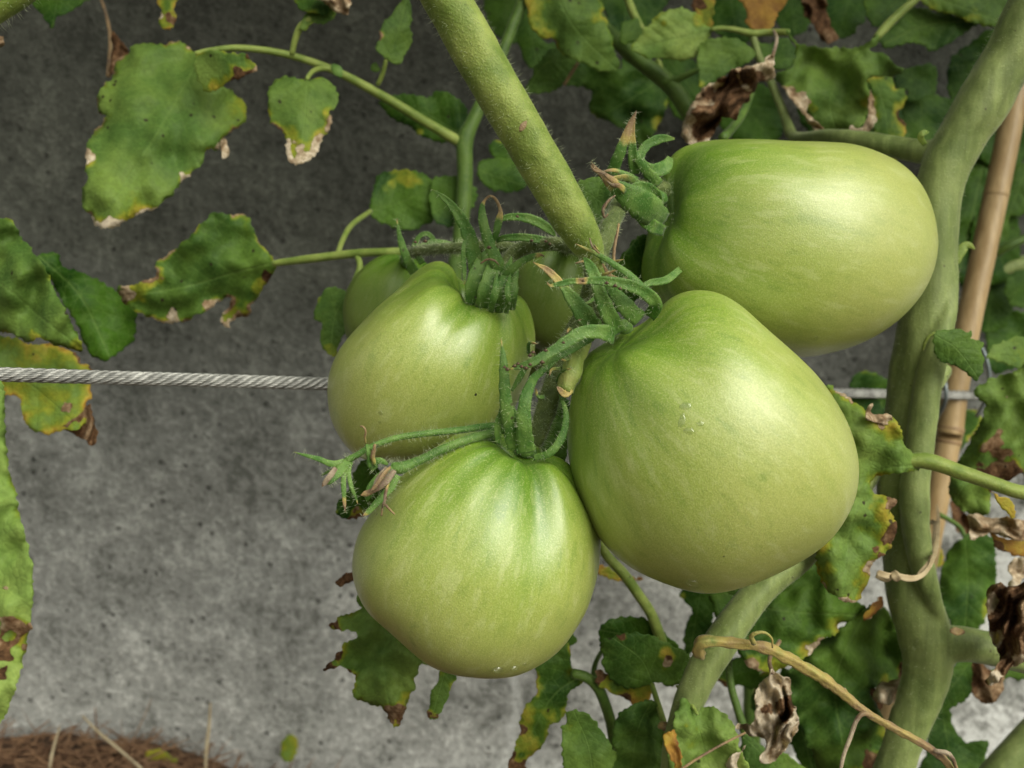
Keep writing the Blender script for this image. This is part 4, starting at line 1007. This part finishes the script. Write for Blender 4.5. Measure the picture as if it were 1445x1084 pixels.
tube('petiole', [(1330,-60,.452,5),(1300,-10,.452,5.5),(1270,18,.452,6),(1250,38,.451,6.5),(1236,54,.449,5)], MSTEM, pu, segs=12)
L(pu, [(1110,40),(1118,54),(1130,62),(1148,66),(1175,67),(1215,66),(1237,50),(1241,58),(1228,70),(1245,75),(1259,87),(1275,97),(1262,107),(1228,111),(1225,121),(1228,134),(1225,158),(1215,178),(1207,188),(1191,205),(1181,205),(1161,191),(1141,161),(1111,129),(1096,111),(1094,102),(1111,97),(1121,87),(1121,66)], [(1236,54),(1200,90),(1172,140),(1186,204)], .444, (-.1,.2), tone=.42, edge=.14, blobs=((1135,140,8,.9),(1112,128,8,.9),(1160,186,7,.9),(1140,150,10,.42),(1222,140,6,.5)), spot=.08, wav=.008)
L(pu, [(1110,128),(1128,132),(1140,130),(1139,158),(1152,172),(1170,190),(1185,204),(1172,204),(1152,186),(1132,160)], [(1112,128),(1180,202)], .434, age=.88, crump=.45, label='shrivelled tan leaf margin')
L(pu, [(1228,128),(1233,145),(1237,165),(1232,180),(1218,196),(1205,209),(1199,197),(1202,176),(1212,182),(1225,165)], [(1228,132),(1234,165),(1203,205)], .434, age=.90, crump=.5, label='curled dry leaf margin')
L(pu, [(1089,75),(1074,87),(1054,94),(1030,101),(1027,107),(1010,114),(992,127),(980,144),(970,158),(963,184),(965,198),(977,205),(994,201),(1007,191),(1014,178),(1020,163),(1037,169),(1044,151),(1054,141),(1060,131),(1068,118),(1087,111),(1094,94)], [(1090,78),(1040,125),(968,198)], .395, (.25,.5), age=.92, edge=.10, elen=8, blobs=((1028,140,16,.72),(1000,165,12,.72),(1060,112,8,.70),(990,180,9,.74)), fold=.5, crump=1.3, wav=.010, jag=2.2, label='long crumpled dead brown leaf')
tube('dry_stalk', [(1090,80,.392,2.6,.8),(1094,66,.398,2.6,.9),(1096,54,.41,2.6,.95),(1092,44,.43,2.4,.7)], MSEPAL, pu, segs=8)
L(pu, [(1224,108),(1256,106),(1263,124),(1275,126),(1279,136),(1276,149),(1266,160),(1275,170),(1277,190),(1268,222),(1225,222),(1234,200),(1232,160),(1229,126)], [(1235,108),(1250,160),(1255,215)], .475, age=.20, tone=.15, edge=.24, blobs=((1270,150,6,.56),(1272,170,7,.72)), spot=.3)
L(pu, [(1261,109),(1281,98),(1317,92),(1321,119),(1315,136),(1281,143),(1279,129),(1265,124)], [(1318,95),(1265,125)], .52, tone=.05, edge=.03)
L(pu, [(1277,138),(1320,134),(1348,150),(1340,185),(1320,205),(1275,215),(1274,170)], [(1300,138),(1300,210)], .53, tone=.07, edge=.03)
L(pu, [(1225,-14),(1224,22),(1234,38),(1248,36),(1262,25),(1285,5),(1290,-14)], [(1280,-12),(1230,35)], .50, age=.12, tone=.1, edge=.1)
L(pu, [(1240,55),(1251,68),(1265,65),(1292,60),(1305,68),(1319,71),(1344,58),(1361,46),(1380,32),(1353,22),(1319,15),(1290,12),(1262,35)], [(1378,30),(1310,35),(1246,62)], .485, tone=.12, edge=.06)
L(pu, [(1280,-18),(1300,4),(1318,15),(1350,24),(1380,35),(1405,36),(1418,15),(1425,-18)], [(1290,-16),(1410,30)], .478, age=.20, tone=.25, edge=.14, spot=.2)
L(pu, [(1338,240),(1395,196),(1402,300),(1385,390),(1355,405),(1340,330)], [(1395,200),(1350,400)], .56, tone=.05, edge=.05)
L(pu, [(1422,262),(1434,235),(1462,232),(1462,290),(1438,306),(1425,308),(1422,340),(1405,352),(1398,300)], [(1450,235),(1408,345)], .55, tone=.10, edge=.05)
L(pu, [(1388,420),(1400,395),(1420,392),(1430,430),(1418,460),(1390,470),(1376,450)], [(1400,395),(1395,465)], .56, tone=.04, edge=.05)
L(pu, [(1418,400),(1436,382),(1466,380),(1466,430),(1438,434),(1420,420)], [(1462,388),(1422,420)], .545, tone=.10, edge=.08)
tube('petiole', [(1500,300,.54,7),(1450,334,.54,6),(1425,346,.54,6),(1405,358,.545,6)], MDARK, pu, segs=10)
tube('stem', [(1520,360,.56,13),(1450,372,.56,13),(1410,382,.56,12),(1385,396,.56,9)], MTRUNK, pu, segs=14)
L(pu, [(1400,430),(1420,440),(1445,440),(1466,450),(1466,500),(1430,520),(1400,525),(1392,480)], [(1460,450),(1395,510)], .57, tone=.03, edge=.05)
L(pu, [(1352,430),(1378,440),(1372,480),(1340,520),(1322,560),(1318,520),(1335,470)], [(1365,435),(1325,550)], .57, tone=.03, edge=.05)

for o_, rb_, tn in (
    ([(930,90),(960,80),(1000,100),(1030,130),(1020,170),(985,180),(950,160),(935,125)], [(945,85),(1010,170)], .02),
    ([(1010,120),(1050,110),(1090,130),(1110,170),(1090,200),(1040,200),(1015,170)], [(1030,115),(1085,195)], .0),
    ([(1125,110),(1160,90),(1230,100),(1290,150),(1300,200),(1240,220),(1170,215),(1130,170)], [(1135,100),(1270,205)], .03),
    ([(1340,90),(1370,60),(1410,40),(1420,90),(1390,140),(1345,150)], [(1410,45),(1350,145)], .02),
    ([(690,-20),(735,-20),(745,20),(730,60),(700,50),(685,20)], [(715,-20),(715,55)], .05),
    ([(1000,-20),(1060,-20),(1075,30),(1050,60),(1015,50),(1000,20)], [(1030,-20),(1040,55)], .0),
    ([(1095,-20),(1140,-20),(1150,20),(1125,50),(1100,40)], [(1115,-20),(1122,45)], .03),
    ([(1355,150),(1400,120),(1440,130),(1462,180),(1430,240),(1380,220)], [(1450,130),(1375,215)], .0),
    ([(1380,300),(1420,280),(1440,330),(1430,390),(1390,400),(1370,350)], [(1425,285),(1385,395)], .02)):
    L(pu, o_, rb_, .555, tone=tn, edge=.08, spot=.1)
# --- right-hand leaves of the trunk plant
L(pt, [(1318,471),(1327,465),(1342,464),(1360,467),(1372,469),(1373,473),(1370,477),(1382,480),(1389,488),(1386,495),(1388,508),(1385,524),(1381,536),(1371,533),(1358,524),(1345,517),(1331,511),(1320,500),(1318,486)], [(1318,472),(1350,492),(1382,535)], .345, tone=.22, edge=.05, fold=.2)
tube('petiole', [(1302,495,.349,2),(1306,482,.347,2.6),(1312,474,.346,2.6),(1320,470,.345,2)], MSTEM, pt, segs=8)
L(pt, [(1391,503),(1400,488),(1420,480),(1462,476),(1462,528),(1420,515),(1400,508)], [(1462,505),(1392,500)], .42, age=.16, tone=.6, edge=.1)
L(pt, [(1462,518),(1425,527),(1395,536),(1376,548),(1380,562),(1390,572),(1383,595),(1370,620),(1355,645),(1343,660),(1340,693),(1351,715),(1367,727),(1393,727),(1396,715),(1400,692),(1418,682),(1440,668),(1462,672)], [(1462,540),(1420,590),(1352,700)], .40, (-.3,.1), age=.08, tone=.5, edge=.05, blobs=((1403,655,22,.78),(1408,622,10,.80),(1396,678,15,.74),(1428,668,13,.76),(1418,560,6,.7),(1392,704,6,.72)), spot=.2, fold=.25, wav=.008, label='green leaf with a large brown blotch')
L(pt, [(1340,560),(1352,575),(1380,580),(1385,600),(1362,625),(1340,650),(1335,620)], [(1345,560),(1350,640)], .50, tone=.03)
tube('petiole', [(1540,725,.325,10),(1462,700,.325,10),(1430,692,.324,9.5),(1395,680,.324,9.5),(1360,668,.324,10),(1330,657,.325,10.5),(1305,650,.326,11),(1280,650,.327,9),(1250,650,.328,6),(1225,658,.328,5),(1200,672,.329,4)], MSTEM, pt, segs=16, ridge=.06, nr=4, rough=.05)
L(pt, [(1308,652),(1286,636),(1276,626),(1269,599),(1256,588),(1233,588),(1210,571),(1186,553),(1168,546),(1175,600),(1190,650),(1190,700),(1175,735),(1153,762),(1150,785),(1153,803),(1164,831),(1180,842),(1192,850),(1213,845),(1224,820),(1233,792),(1252,781),(1263,760),(1265,742),(1259,721),(1265,707),(1250,700),(1238,699),(1229,692),(1228,682),(1238,672),(1262,668),(1290,666)],
  [(1306,656),(1240,664),(1215,700),(1196,770),(1190,846)], .325, (.05,.1), age=.06, tone=.62, edge=.26, elen=8, blobs=((1258,708,9,.80),(1252,742,24,.58),(1255,760,13,.74),(1246,720,18,.60),(1236,775,10,.78),(1168,770,12,.55),(1205,555,9,.82),(1188,551,6,.9),(1240,592,9,.85),(1235,610,26,.42),(1230,800,8,.9),(1198,848,8,.95),(1160,828,6,.92),(1162,762,6,.8),(1215,815,14,.5),(1225,740,12,.44),(1170,800,8,.5),(1266,606,8,.6)), spot=.5, fold=.10, curl=.5, wav=.006)
L(pt, [(1224,576),(1232,568),(1230,580),(1240,585),(1252,584),(1262,594),(1252,600),(1235,596),(1220,590)], [(1222,580),(1260,594)], .318, age=.86, crump=.5, label='curled dry brown leaf edge')
L(pt, [(1400,694),(1410,700),(1424,704),(1432,716),(1434,730),(1426,728),(1414,716)], [(1403,697),(1432,728)], .318, age=.52, tone=.9, edge=0, label='small yellow leaf stub')
L(pt, [(1368,728),(1385,727),(1400,729),(1430,732),(1462,742),(1462,768),(1445,764),(1420,761),(1398,752),(1385,758),(1370,761),(1367,745)], [(1370,745),(1460,755)], .375, age=.88, crump=.9, edge=.1, blobs=((1400,738,12,.45),(1440,745,10,.5)), label='pale crumpled dying leaf')
L(pt, [(1398,752),(1420,760),(1445,764),(1462,768),(1462,792),(1440,786),(1415,779),(1403,770)], [(1400,760),(1460,782)], .382, age=.56, edge=.2, blobs=((1408,772,8,.74),), label='yellow brown leaf under the crumpled one')
L(pt, [(1422,796),(1434,788),(1450,788),(1458,800),(1442,820),(1430,843),(1421,838),(1426,815)], [(1450,790),(1426,840)], .37, age=.95, crump=.5, label='small cream dried leaf')
L(pt, [(1392,835),(1400,825),(1412,823),(1430,828),(1445,822),(1475,830),(1475,915),(1445,935),(1425,945),(1415,955),(1400,968),(1390,962),(1398,952),(1406,942),(1410,925),(1400,905),(1395,885),(1393,860)], [(1460,828),(1430,880),(1400,960)], .345, (0,.1), age=.74, edge=.14, elen=6, crump=1.1, fold=-.3, wav=.010, blobs=((1396,850,6,.98),(1404,900,6,.98),(1440,935,6,.96),(1402,960,6,.95),(1430,850,8,.66)), label='cupped brown dead leaf with pale rim')
L(pt, [(1375,932),(1390,938),(1405,955),(1418,958),(1410,985),(1388,994),(1375,980),(1372,955)], [(1380,935),(1395,990)], .43, age=.74, tone=0, crump=.3, label='dark brown dead leaf end')
L(pt, [(1345,940),(1375,928),(1382,945),(1376,970),(1365,985),(1345,998),(1320,1012),(1306,1022),(1322,985)], [(1370,932),(1312,1015)], .45, tone=.12, edge=.06)
L(pt, [(1398,945),(1420,935),(1445,930),(1465,955),(1442,960),(1424,957),(1405,972),(1392,960)], [(1462,942),(1400,955)], .44, tone=.2, edge=.05)
L(pt, [(1308,1010),(1325,1002),(1340,1000),(1350,1035),(1365,1048),(1378,1045),(1395,1046),(1390,1070),(1378,1098),(1296,1100),(1308,1060)], [(1330,1002),(1345,1095)], .46, tone=.13, edge=.06)
tube('stem', [(1340,1180,.42,22),(1395,1108,.42,22),(1440,1055,.42,21),(1500,990,.42,20)], MTRUNK, pt, segs=18)
L(pt, [(1358,758),(1380,752),(1400,760),(1406,793),(1406,830),(1396,862),(1380,888),(1352,890),(1330,860),(1325,815),(1340,775)], [(1362,757),(1366,820),(1362,888)], .47, (0,.1), tone=.13, edge=.08, blobs=((1395,860,8,.42),), wav=.005)
tube('petiole', [(1325,726,.48,3.5),(1340,734,.478,3.5),(1355,745,.475,3.2),(1361,758,.472,3)], MDARK, pt, segs=8)
L(pt, [(1312,770),(1325,760),(1332,790),(1325,800),(1314,795)], [(1322,762),(1320,798)], .52, age=.3, tone=.0)
L(pt, [(1345,700),(1365,728),(1385,745),(1372,770),(1352,750),(1342,722)], [(1350,705),(1365,765)], .50, age=.70, tone=0, crump=.3, label='dark brown leaf scrap')

# --- low shoots in front, bottom
pe = thing('tomato_plant', tuple(rootpt(950, 1250, .33)), 'young tomato plant at the bottom, stem slanting down from behind the largest tomato', 'tomato plant')
SE = [(1330,520,.40,14),(1260,620,.385,16),(1200,705,.37,17),(1165,748,.352,18),(1130,785,.342,19.5),(1075,830,.336,21),(1018,905,.33,23),(988,955,.328,22),(966,1010,.328,20),(952,1084,.33,19),(945,1300,.33,19)]
ste = tube('stem', SE, MTRUNK, pe, segs=30, ridge=.04, nr=4, rough=.05)
hairs(ste, SE[1:], 900, .0018, MHAIR, seed=41)
L(pe, [(1004,852),(1003,835),(1030,815),(1090,785),(1150,780),(1190,835),(1225,860),(1211,866),(1200,878),(1184,881),(1182,893),(1167,900),(1157,905),(1145,922),(1130,934),(1106,942),(1082,949),(1062,944),(1050,934),(1040,920),(1020,895),(1008,868)], [(1010,830),(1090,860),(1200,868)], .375, (0,-.2), age=.04, tone=.14, edge=.16, blobs=((1152,910,9,.95),(1140,925,14,.56),(1078,940,16,.52),(1062,938,8,.88),(1100,940,12,.6),(1175,880,14,.42)), spot=.4, wav=.008)
L(pe, [(1218,872),(1232,852),(1243,842),(1246,850),(1240,862),(1228,872)], [(1242,845),(1222,870)], .376, age=.55, spot=.8)
L(pe, [(1180,890),(1210,868),(1240,850),(1262,881),(1283,916),(1276,930),(1274,950),(1262,961),(1241,968),(1227,976),(1238,992),(1246,1015),(1250,1046),(1247,1067),(1235,1095),(1165,1100),(1145,1059),(1128,1027),(1116,990),(1110,950),(1133,930),(1150,908)], [(1225,858),(1180,960),(1195,1080)], .392, (.1,.1), tone=.20, edge=.12, blobs=((1228,1076,13,.76),(1205,1085,12,.56),(1245,1030,7,.5),(1272,945,7,.7),(1248,960,8,.5)), spot=.12, wav=.012, fold=.2, veins=8)
L(pe, [(1241,966),(1262,959),(1276,950),(1279,962),(1266,974),(1262,990),(1245,993),(1234,980)], [(1275,955),(1240,985)], .386, age=.93, crump=.8, label='shrivelled pale leaf lobe by the trunk')
L(pe, [(1230,972),(1243,975),(1246,990),(1240,1002),(1228,990)], [(1235,972),(1240,1000)], .40, age=.74, tone=0)
tube('dry_stalk', [(989,924,.306,8,.50),(985,912,.302,8,.44),(996,905,.300,7.5,.46),(1030,907,.300,6.5,.50),(1075,913,.300,7,.56),(1110,928,.299,7.5,.50),(1150,950,.298,7.5,.48),(1185,975,.297,6.5,.56),(1215,1000,.297,5,.66),(1240,1016,.297,5,.62),(1275,1035,.298,5,.66),(1310,1055,.299,5,.72),(1335,1075,.300,5,.7),(1350,1100,.300,4,.7)], MSEPAL, pe, segs=16, ridge=.16, nr=4, rough=.3, label='bent yellow brown dead leaf stalk')
tube('dry_stalk', [(1232,1010,.296,4,.6),(1218,1007,.295,3.4,.68),(1208,1018,.294,3.2,.9),(1200,1040,.293,3,.9),(1190,1068,.292,2.8,.92),(1184,1100,.291,2.6,.9)], MSEPAL, pe, segs=9, rough=.15)
tube('dry_stalk', [(1318,1060,.298,3,.9),(1335,1062,.297,3.6,.9),(1344,1070,.297,3,.85),(1352,1090,.298,2.4,.8)], MSEPAL, pe, segs=9, rough=.2)
tube('tendril', [(1064,908,.296,4,.42),(1060,898,.294,3.6,.42),(1068,893,.293,2.6,.42),(1080,893,.293,2,.42),(1089,901,.294,1.6,.42),(1090,914,.296,1.2,.45)], MSEPAL, pe, segs=10)
L(pe, [(1089,944),(1096,951),(1106,956),(1116,964),(1116,976),(1119,995),(1127,1015),(1126,1027),(1119,1042),(1106,1059),(1096,1071),(1077,1078),(1072,1071),(1081,1051),(1079,1042),(1067,1042),(1053,1034),(1040,1027),(1043,1022),(1062,1021),(1067,1000),(1067,981),(1070,966),(1082,956)], [(1090,946),(1095,1000),(1085,1072)], .325, (.1,.1), age=.97, edge=.03, crump=1.7, blobs=((1100,1000,8,.72),(1098,1018,5,.70),(1080,1002,4,.70),(1112,992,4,.7)), fold=.2, wav=.012, jag=2, label='crumpled pale tan dead leaf hanging')
tube('dry_stalk', [(1090,950,.322,3,.85),(1086,930,.33,3,.8),(1100,905,.345,3,.6)], MSEPAL, pe, segs=8)
L(pe, [(982,1000),(1000,997),(1018,1003),(1030,1015),(1037,1030),(1045,1055),(1050,1100),(950,1100),(945,1060),(950,1035),(952,1010),(962,985),(970,985),(976,998)], [(974,990),(990,1040),(1005,1098)], .318, age=.12, tone=.80, edge=.06, blobs=((968,1025,4,.55),(985,1030,3,.5),(972,1052,5,.5)), spot=.25, fold=.15, wav=.007, label='light green young leaf')
L(pe, [(941,1032),(946,1029),(953,1029),(956,1044),(962,1071),(956,1088),(948,1073),(939,1056),(937,1040)], [(946,1030),(957,1085)], .310, age=.60, edge=.2, tone=.9, crump=.3, label='tan curled dry leaf')
L(pe, [(866,1027),(868,1018),(875,1005),(895,993),(919,988),(931,1005),(940,1022),(941,1034),(937,1054),(936,1098),(858,1098),(862,1076),(873,1061),(863,1046)], [(920,990),(900,1030),(890,1096)], .345, tone=.22, edge=.05, spot=.05, wav=.007)
L(pe, [(791,1025),(797,1022),(800,1008),(806,1004),(817,1003),(836,1015),(851,1034),(867,1059),(868,1068),(858,1098),(802,1098),(794,1063),(792,1039)], [(810,1004),(830,1050),(838,1096)], .335, age=.10, tone=.38, edge=.08, spot=.75)
L(pe, [(758,939),(773,920),(793,903),(805,916),(808,937),(812,949),(822,959),(807,976),(800,990),(797,1010),(790,1018),(775,1022),(773,1042),(758,1061),(744,1076),(739,1098),(714,1098),(724,1061),(734,1032),(738,1000),(752,986),(758,978),(757,956)], [(816,955),(775,990),(722,1096)], .365, (.2,.2), age=.08, tone=.12, edge=.34, elen=6, blobs=((750,1010,9,.55),(745,1050,12,.58),(730,1085,14,.74),(775,1010,8,.5),(738,1030,5,.75)), spot=.3, fold=.2)
L(pe, [(788,918),(793,880),(806,888),(812,905),(800,915)], [(795,885),(800,912)], .375, tone=.03)
tube('petiole', [(808,950,.362,7),(826,955,.362,7.5),(842,968,.364,8),(852,988,.366,8),(862,1020,.37,8),(868,1060,.372,8),(872,1110,.375,8)], MDARK, pe, segs=12)
L(pe, [(846,900),(846,886),(856,876),(880,870),(907,872),(924,881),(943,898),(958,915),(940,935),(890,935),(852,925)], [(940,905),(850,890)], .372, age=.10, tone=.05, edge=.16, spot=.2)
L(pe, [(850,905),(866,899),(885,894),(914,895),(934,903),(956,915),(973,925),(977,939),(973,956),(960,966),(943,967),(926,963),(914,968),(892,973),(870,966),(856,951),(850,929)], [(922,966),(905,930),(868,902)], .350, (0,.2), age=.05, tone=.18, edge=.12, blobs=((878,900,6,.76),(940,930,9,.46),(942,935,4,.7),(940,920,6,.5)), spot=.35, veins=5)
L(pe, [(844,946),(841,958),(841,966),(865,978),(885,988),(901,999),(912,990),(921,976),(915,966),(870,955)], [(918,970),(845,955)], .360, age=.34, tone=.7, edge=.20, blobs=((846,955,7,.76),(888,985,8,.72),(900,995,6,.80)), spot=.6)
tube('petiole', [(838,750,.36,7),(855,782,.362,7),(880,810,.364,7.5),(900,838,.366,7.5),(918,865,.368,7.5),(930,895,.37,8),(936,915,.371,8)], MSTEM, pe, segs=12, tone=.2)
tube('petiole', [(846,960,.375,4),(838,950,.38,4),(842,932,.385,3.5),(852,915,.39,3)], MDARK, pe, segs=9)
tube('petiole', [(920,965,.352,3.6),(926,985,.348,4),(934,1010,.343,4.4),(942,1040,.34,5),(948,1090,.335,6)], MSTEM, pe, segs=10)
tube('bud', [(930,1026,.336,3,.7),(935,1024,.335,6,.72),(941,1027,.335,6,.76),(945,1032,.336,3,.7)], MSEPAL, pe, segs=12, step=1, label='brown bud')
tube('petiole', [(955,968,.330,2),(966,980,.326,2.4),(978,998,.322,3),(984,1008,.319,2.4)], MSTEM, pe, segs=8)
tube('dry_stalk', [(1052,1034,.312,1.6,.70),(1020,1050,.310,1.8,.72),(985,1070,.308,2,.74),(955,1090,.307,2,.72)], MSEPAL, pe, segs=8)
tube('petiole', [(1030,905,.385,5),(1028,935,.383,5),(1032,970,.38,5.5),(1042,1005,.378,6),(1052,1040,.376,6.5),(1058,1100,.374,7)], MDARK, pe, segs=10)
L(pe, [(1013,955),(1020,938),(1035,928),(1055,930),(1072,950),(1068,972),(1040,968),(1022,970)], [(1060,945),(1016,958)], .42, tone=.02, edge=.1, blobs=((1020,965,6,.72),))
L(pe, [(1048,1038),(1062,1042),(1080,1055),(1110,1063),(1138,1098),(1040,1100),(1045,1060)], [(1050,1040),(1110,1096)], .36, age=.05, tone=.35, edge=.05)
L(pe, [(1053,1052),(1048,1062),(1052,1098),(1016,1098),(1028,1072),(1045,1062)], [(1052,1054),(1035,1096)], .315, age=.95, crump=.7, label='pale dry leaf at the bottom edge')
L(pe, [(958,838),(985,828),(1003,838),(1008,862),(998,895),(975,925),(966,920),(968,880),(978,862)], [(990,832),(975,915)], .43, tone=.03, edge=.05, blobs=((965,842,5,.5),))
L(pe, [(1068,955),(1095,950),(1090,990),(1080,1030),(1062,1000)], [(1080,952),(1075,1025)], .43, tone=.02)
L(pe, [(1100,950),(1125,960),(1150,1060),(1165,1098),(1140,1098),(1110,1030)], [(1110,952),(1150,1096)], .42, tone=.06)

# --- leaves that show below and between the fruit
L(pv, [(540,850),(511,838),(503,850),(511,859),(495,865),(479,870),(465,883),(476,889),(503,891),(502,902),(487,907),(478,921),(468,932),(457,946),(470,943),(481,937),(490,945),(502,953),(500,968),(498,981),(517,994),(540,1000),(549,1016),(556,1026),(567,1019),(576,991),(586,969),(590,943),(603,937),(640,940),(650,890),(600,860)], [(630,890),(560,900),(540,930),(555,1024)], .335, (.1,.1), age=.08, tone=.62, edge=.22, elen=5, blobs=((474,882,7,.74),(462,941,7,.66),(478,926,6,.74),(502,952,6,.74),(560,1008,11,.80),(556,1022,7,.52),(485,918,8,.5),(572,985,8,.46),(500,968,5,.5)), spot=.3, wav=.009, fold=.2)
L(pv, [(608,930),(619,945),(619,956),(606,984),(605,1013),(616,1015),(635,975),(646,950),(645,935)], [(632,935),(610,1012)], .338, age=.06, tone=.25, edge=.16, blobs=((608,1005,5,.74),), spot=.5)
L(pv, [(473,819),(484,812),(495,808),(512,812),(512,824),(498,820),(484,826),(475,824)], [(512,816),(474,821)], .35, age=.74, tone=0, edge=0, label='dark shrivelled leaf tip beside the lowest tomato')
L(pv, [(511,650),(525,652),(540,668),(545,690),(530,710),(518,722),(503,732),(481,731),(472,722),(479,706),(492,689),(500,665)], [(530,660),(474,724)], .35, (.3,0), tone=.02, edge=.06, blobs=((505,730,10,.74),(472,722,5,.45)), label='dark green leaf between the two left tomatoes')
L(pv, [(756,640),(760,602),(782,570),(800,560),(806,600),(797,650),(775,660)], [(795,565),(765,645)], .335, tone=.10, edge=.04)
L(pv, [(820,420),(850,395),(905,330),(925,360),(912,410),(870,440)], [(900,335),(830,425)], .345, tone=.02, edge=.03)
L(pv, [(815,260),(845,250),(880,270),(880,300),(835,330),(822,300)], [(820,265),(870,300)], .335, tone=.20, edge=.06)
L(pv, [(815,800),(850,798),(880,812),(905,818),(880,822),(850,812)], [(815,802),(900,818)], .42, age=.3, tone=.05)
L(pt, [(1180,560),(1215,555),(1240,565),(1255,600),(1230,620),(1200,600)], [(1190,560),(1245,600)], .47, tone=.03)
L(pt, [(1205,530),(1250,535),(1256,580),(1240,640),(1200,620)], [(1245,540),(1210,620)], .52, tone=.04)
strip('sepal', c4, [(960,380,.31,4),(940,395,.306,5),(915,400,.303,4),(900,412,.302,2)], .5, tone=.2)

# fallen leaf and single straws by the wall
fl = leaf(None, [(396,1055),(402,1042),(412,1037),(420,1046),(418,1066),(408,1076),(398,1070)], [(408,1038),(408,1075)], .648, age=.30, tone=.7, edge=.1)
fl.name = 'fallen_leaf'; tag(fl, 'small yellow green leaf stuck at the foot of the wall, right of the straw litter', 'fallen leaf')
fl = leaf(None, [(204,1066),(215,1058),(232,1060),(246,1068),(250,1076),(232,1080),(214,1076)], [(206,1066),(248,1076)], .635, age=.38, tone=.7, edge=.1)
fl.name = 'fallen_leaf'; tag(fl, 'olive yellow fallen leaf lying in the brown straw litter', 'fallen leaf')
for nm, pts, lab in (('dry_grass_stem', [(290,1098,.63,2.4),(291,1060,.632,2.6),(295,1025,.635,2.4),(297,992,.638,1.4)], 'upright single dry grass stem right of the litter, against the wall'),
                     ('dry_grass_stem', [(68,1098,.61,2),(74,1062,.615,2.2),(84,1026,.62,1.2)], 'short leaning dry grass stem at the left of the litter'),
                     ('dry_grass_stem', [(116,1010,.628,1.2),(140,1034,.62,2),(165,1055,.615,2.2),(200,1085,.60,2)], 'long dry stalk lying slantwise over the litter')):
    path, r, _ = px_path(pts, 5); V, Fc, u, S_ = tube_geo(path, r, 8)
    tag(obj(nm, V, Fc, MPALE), lab, 'grass stem', 'dry grass stems')
print('leaves', nleaf[0])

# ------------------------------------------------------------------ unseen leaves added above the frame to shade the scene, with stems carrying them
protos = [o for o in bpy.data.objects if o.name.split('.')[0] == 'leaf' and o.parent in (pv, pu, pt) and 'label' not in o.keys() and len(o.data.vertices) > 500]
rg = np.random.default_rng(5)
for k in range(230):
    src = protos[rg.integers(0, len(protos))]
    par = (pv, pu, pt)[k % 3]
    x = rg.uniform(-.55, .60); y = rg.uniform(.29, .57); s = rg.uniform(1.0, 1.6)
    z = .40 + .275 * y + .085 * s * .8 + rg.uniform(.0, .18)
    c = src.copy(); c.parent = par; C.objects.link(c)
    c.scale = (s, s, s); c.location = Vector((x, y, z)) - Vector(wloc(par))
    c.rotation_euler = (rg.uniform(-1.2, .4), rg.uniform(-.6, .6), rg.uniform(-3.1, 3.1))
for par, x0, y0, z0 in ((pv, .02, .45, .60), (pu, .10, .50, .66), (pv, -.25, .48, .62), (pt, .33, .36, .62)):
    path = np.array([[x0, y0, z0], [x0 + .03, y0 - .02, z0 + .10], [x0 - .02, y0 + .01, z0 + .25], [x0 + .02, y0, z0 + .40]])
    q = crom(path, n=8); V, Fc, u, S_ = tube_geo(q, np.full(len(q), .004), 12)
    obj('stem', V, Fc, MDARK, par, attrs=dict(age=np.zeros(len(V))))
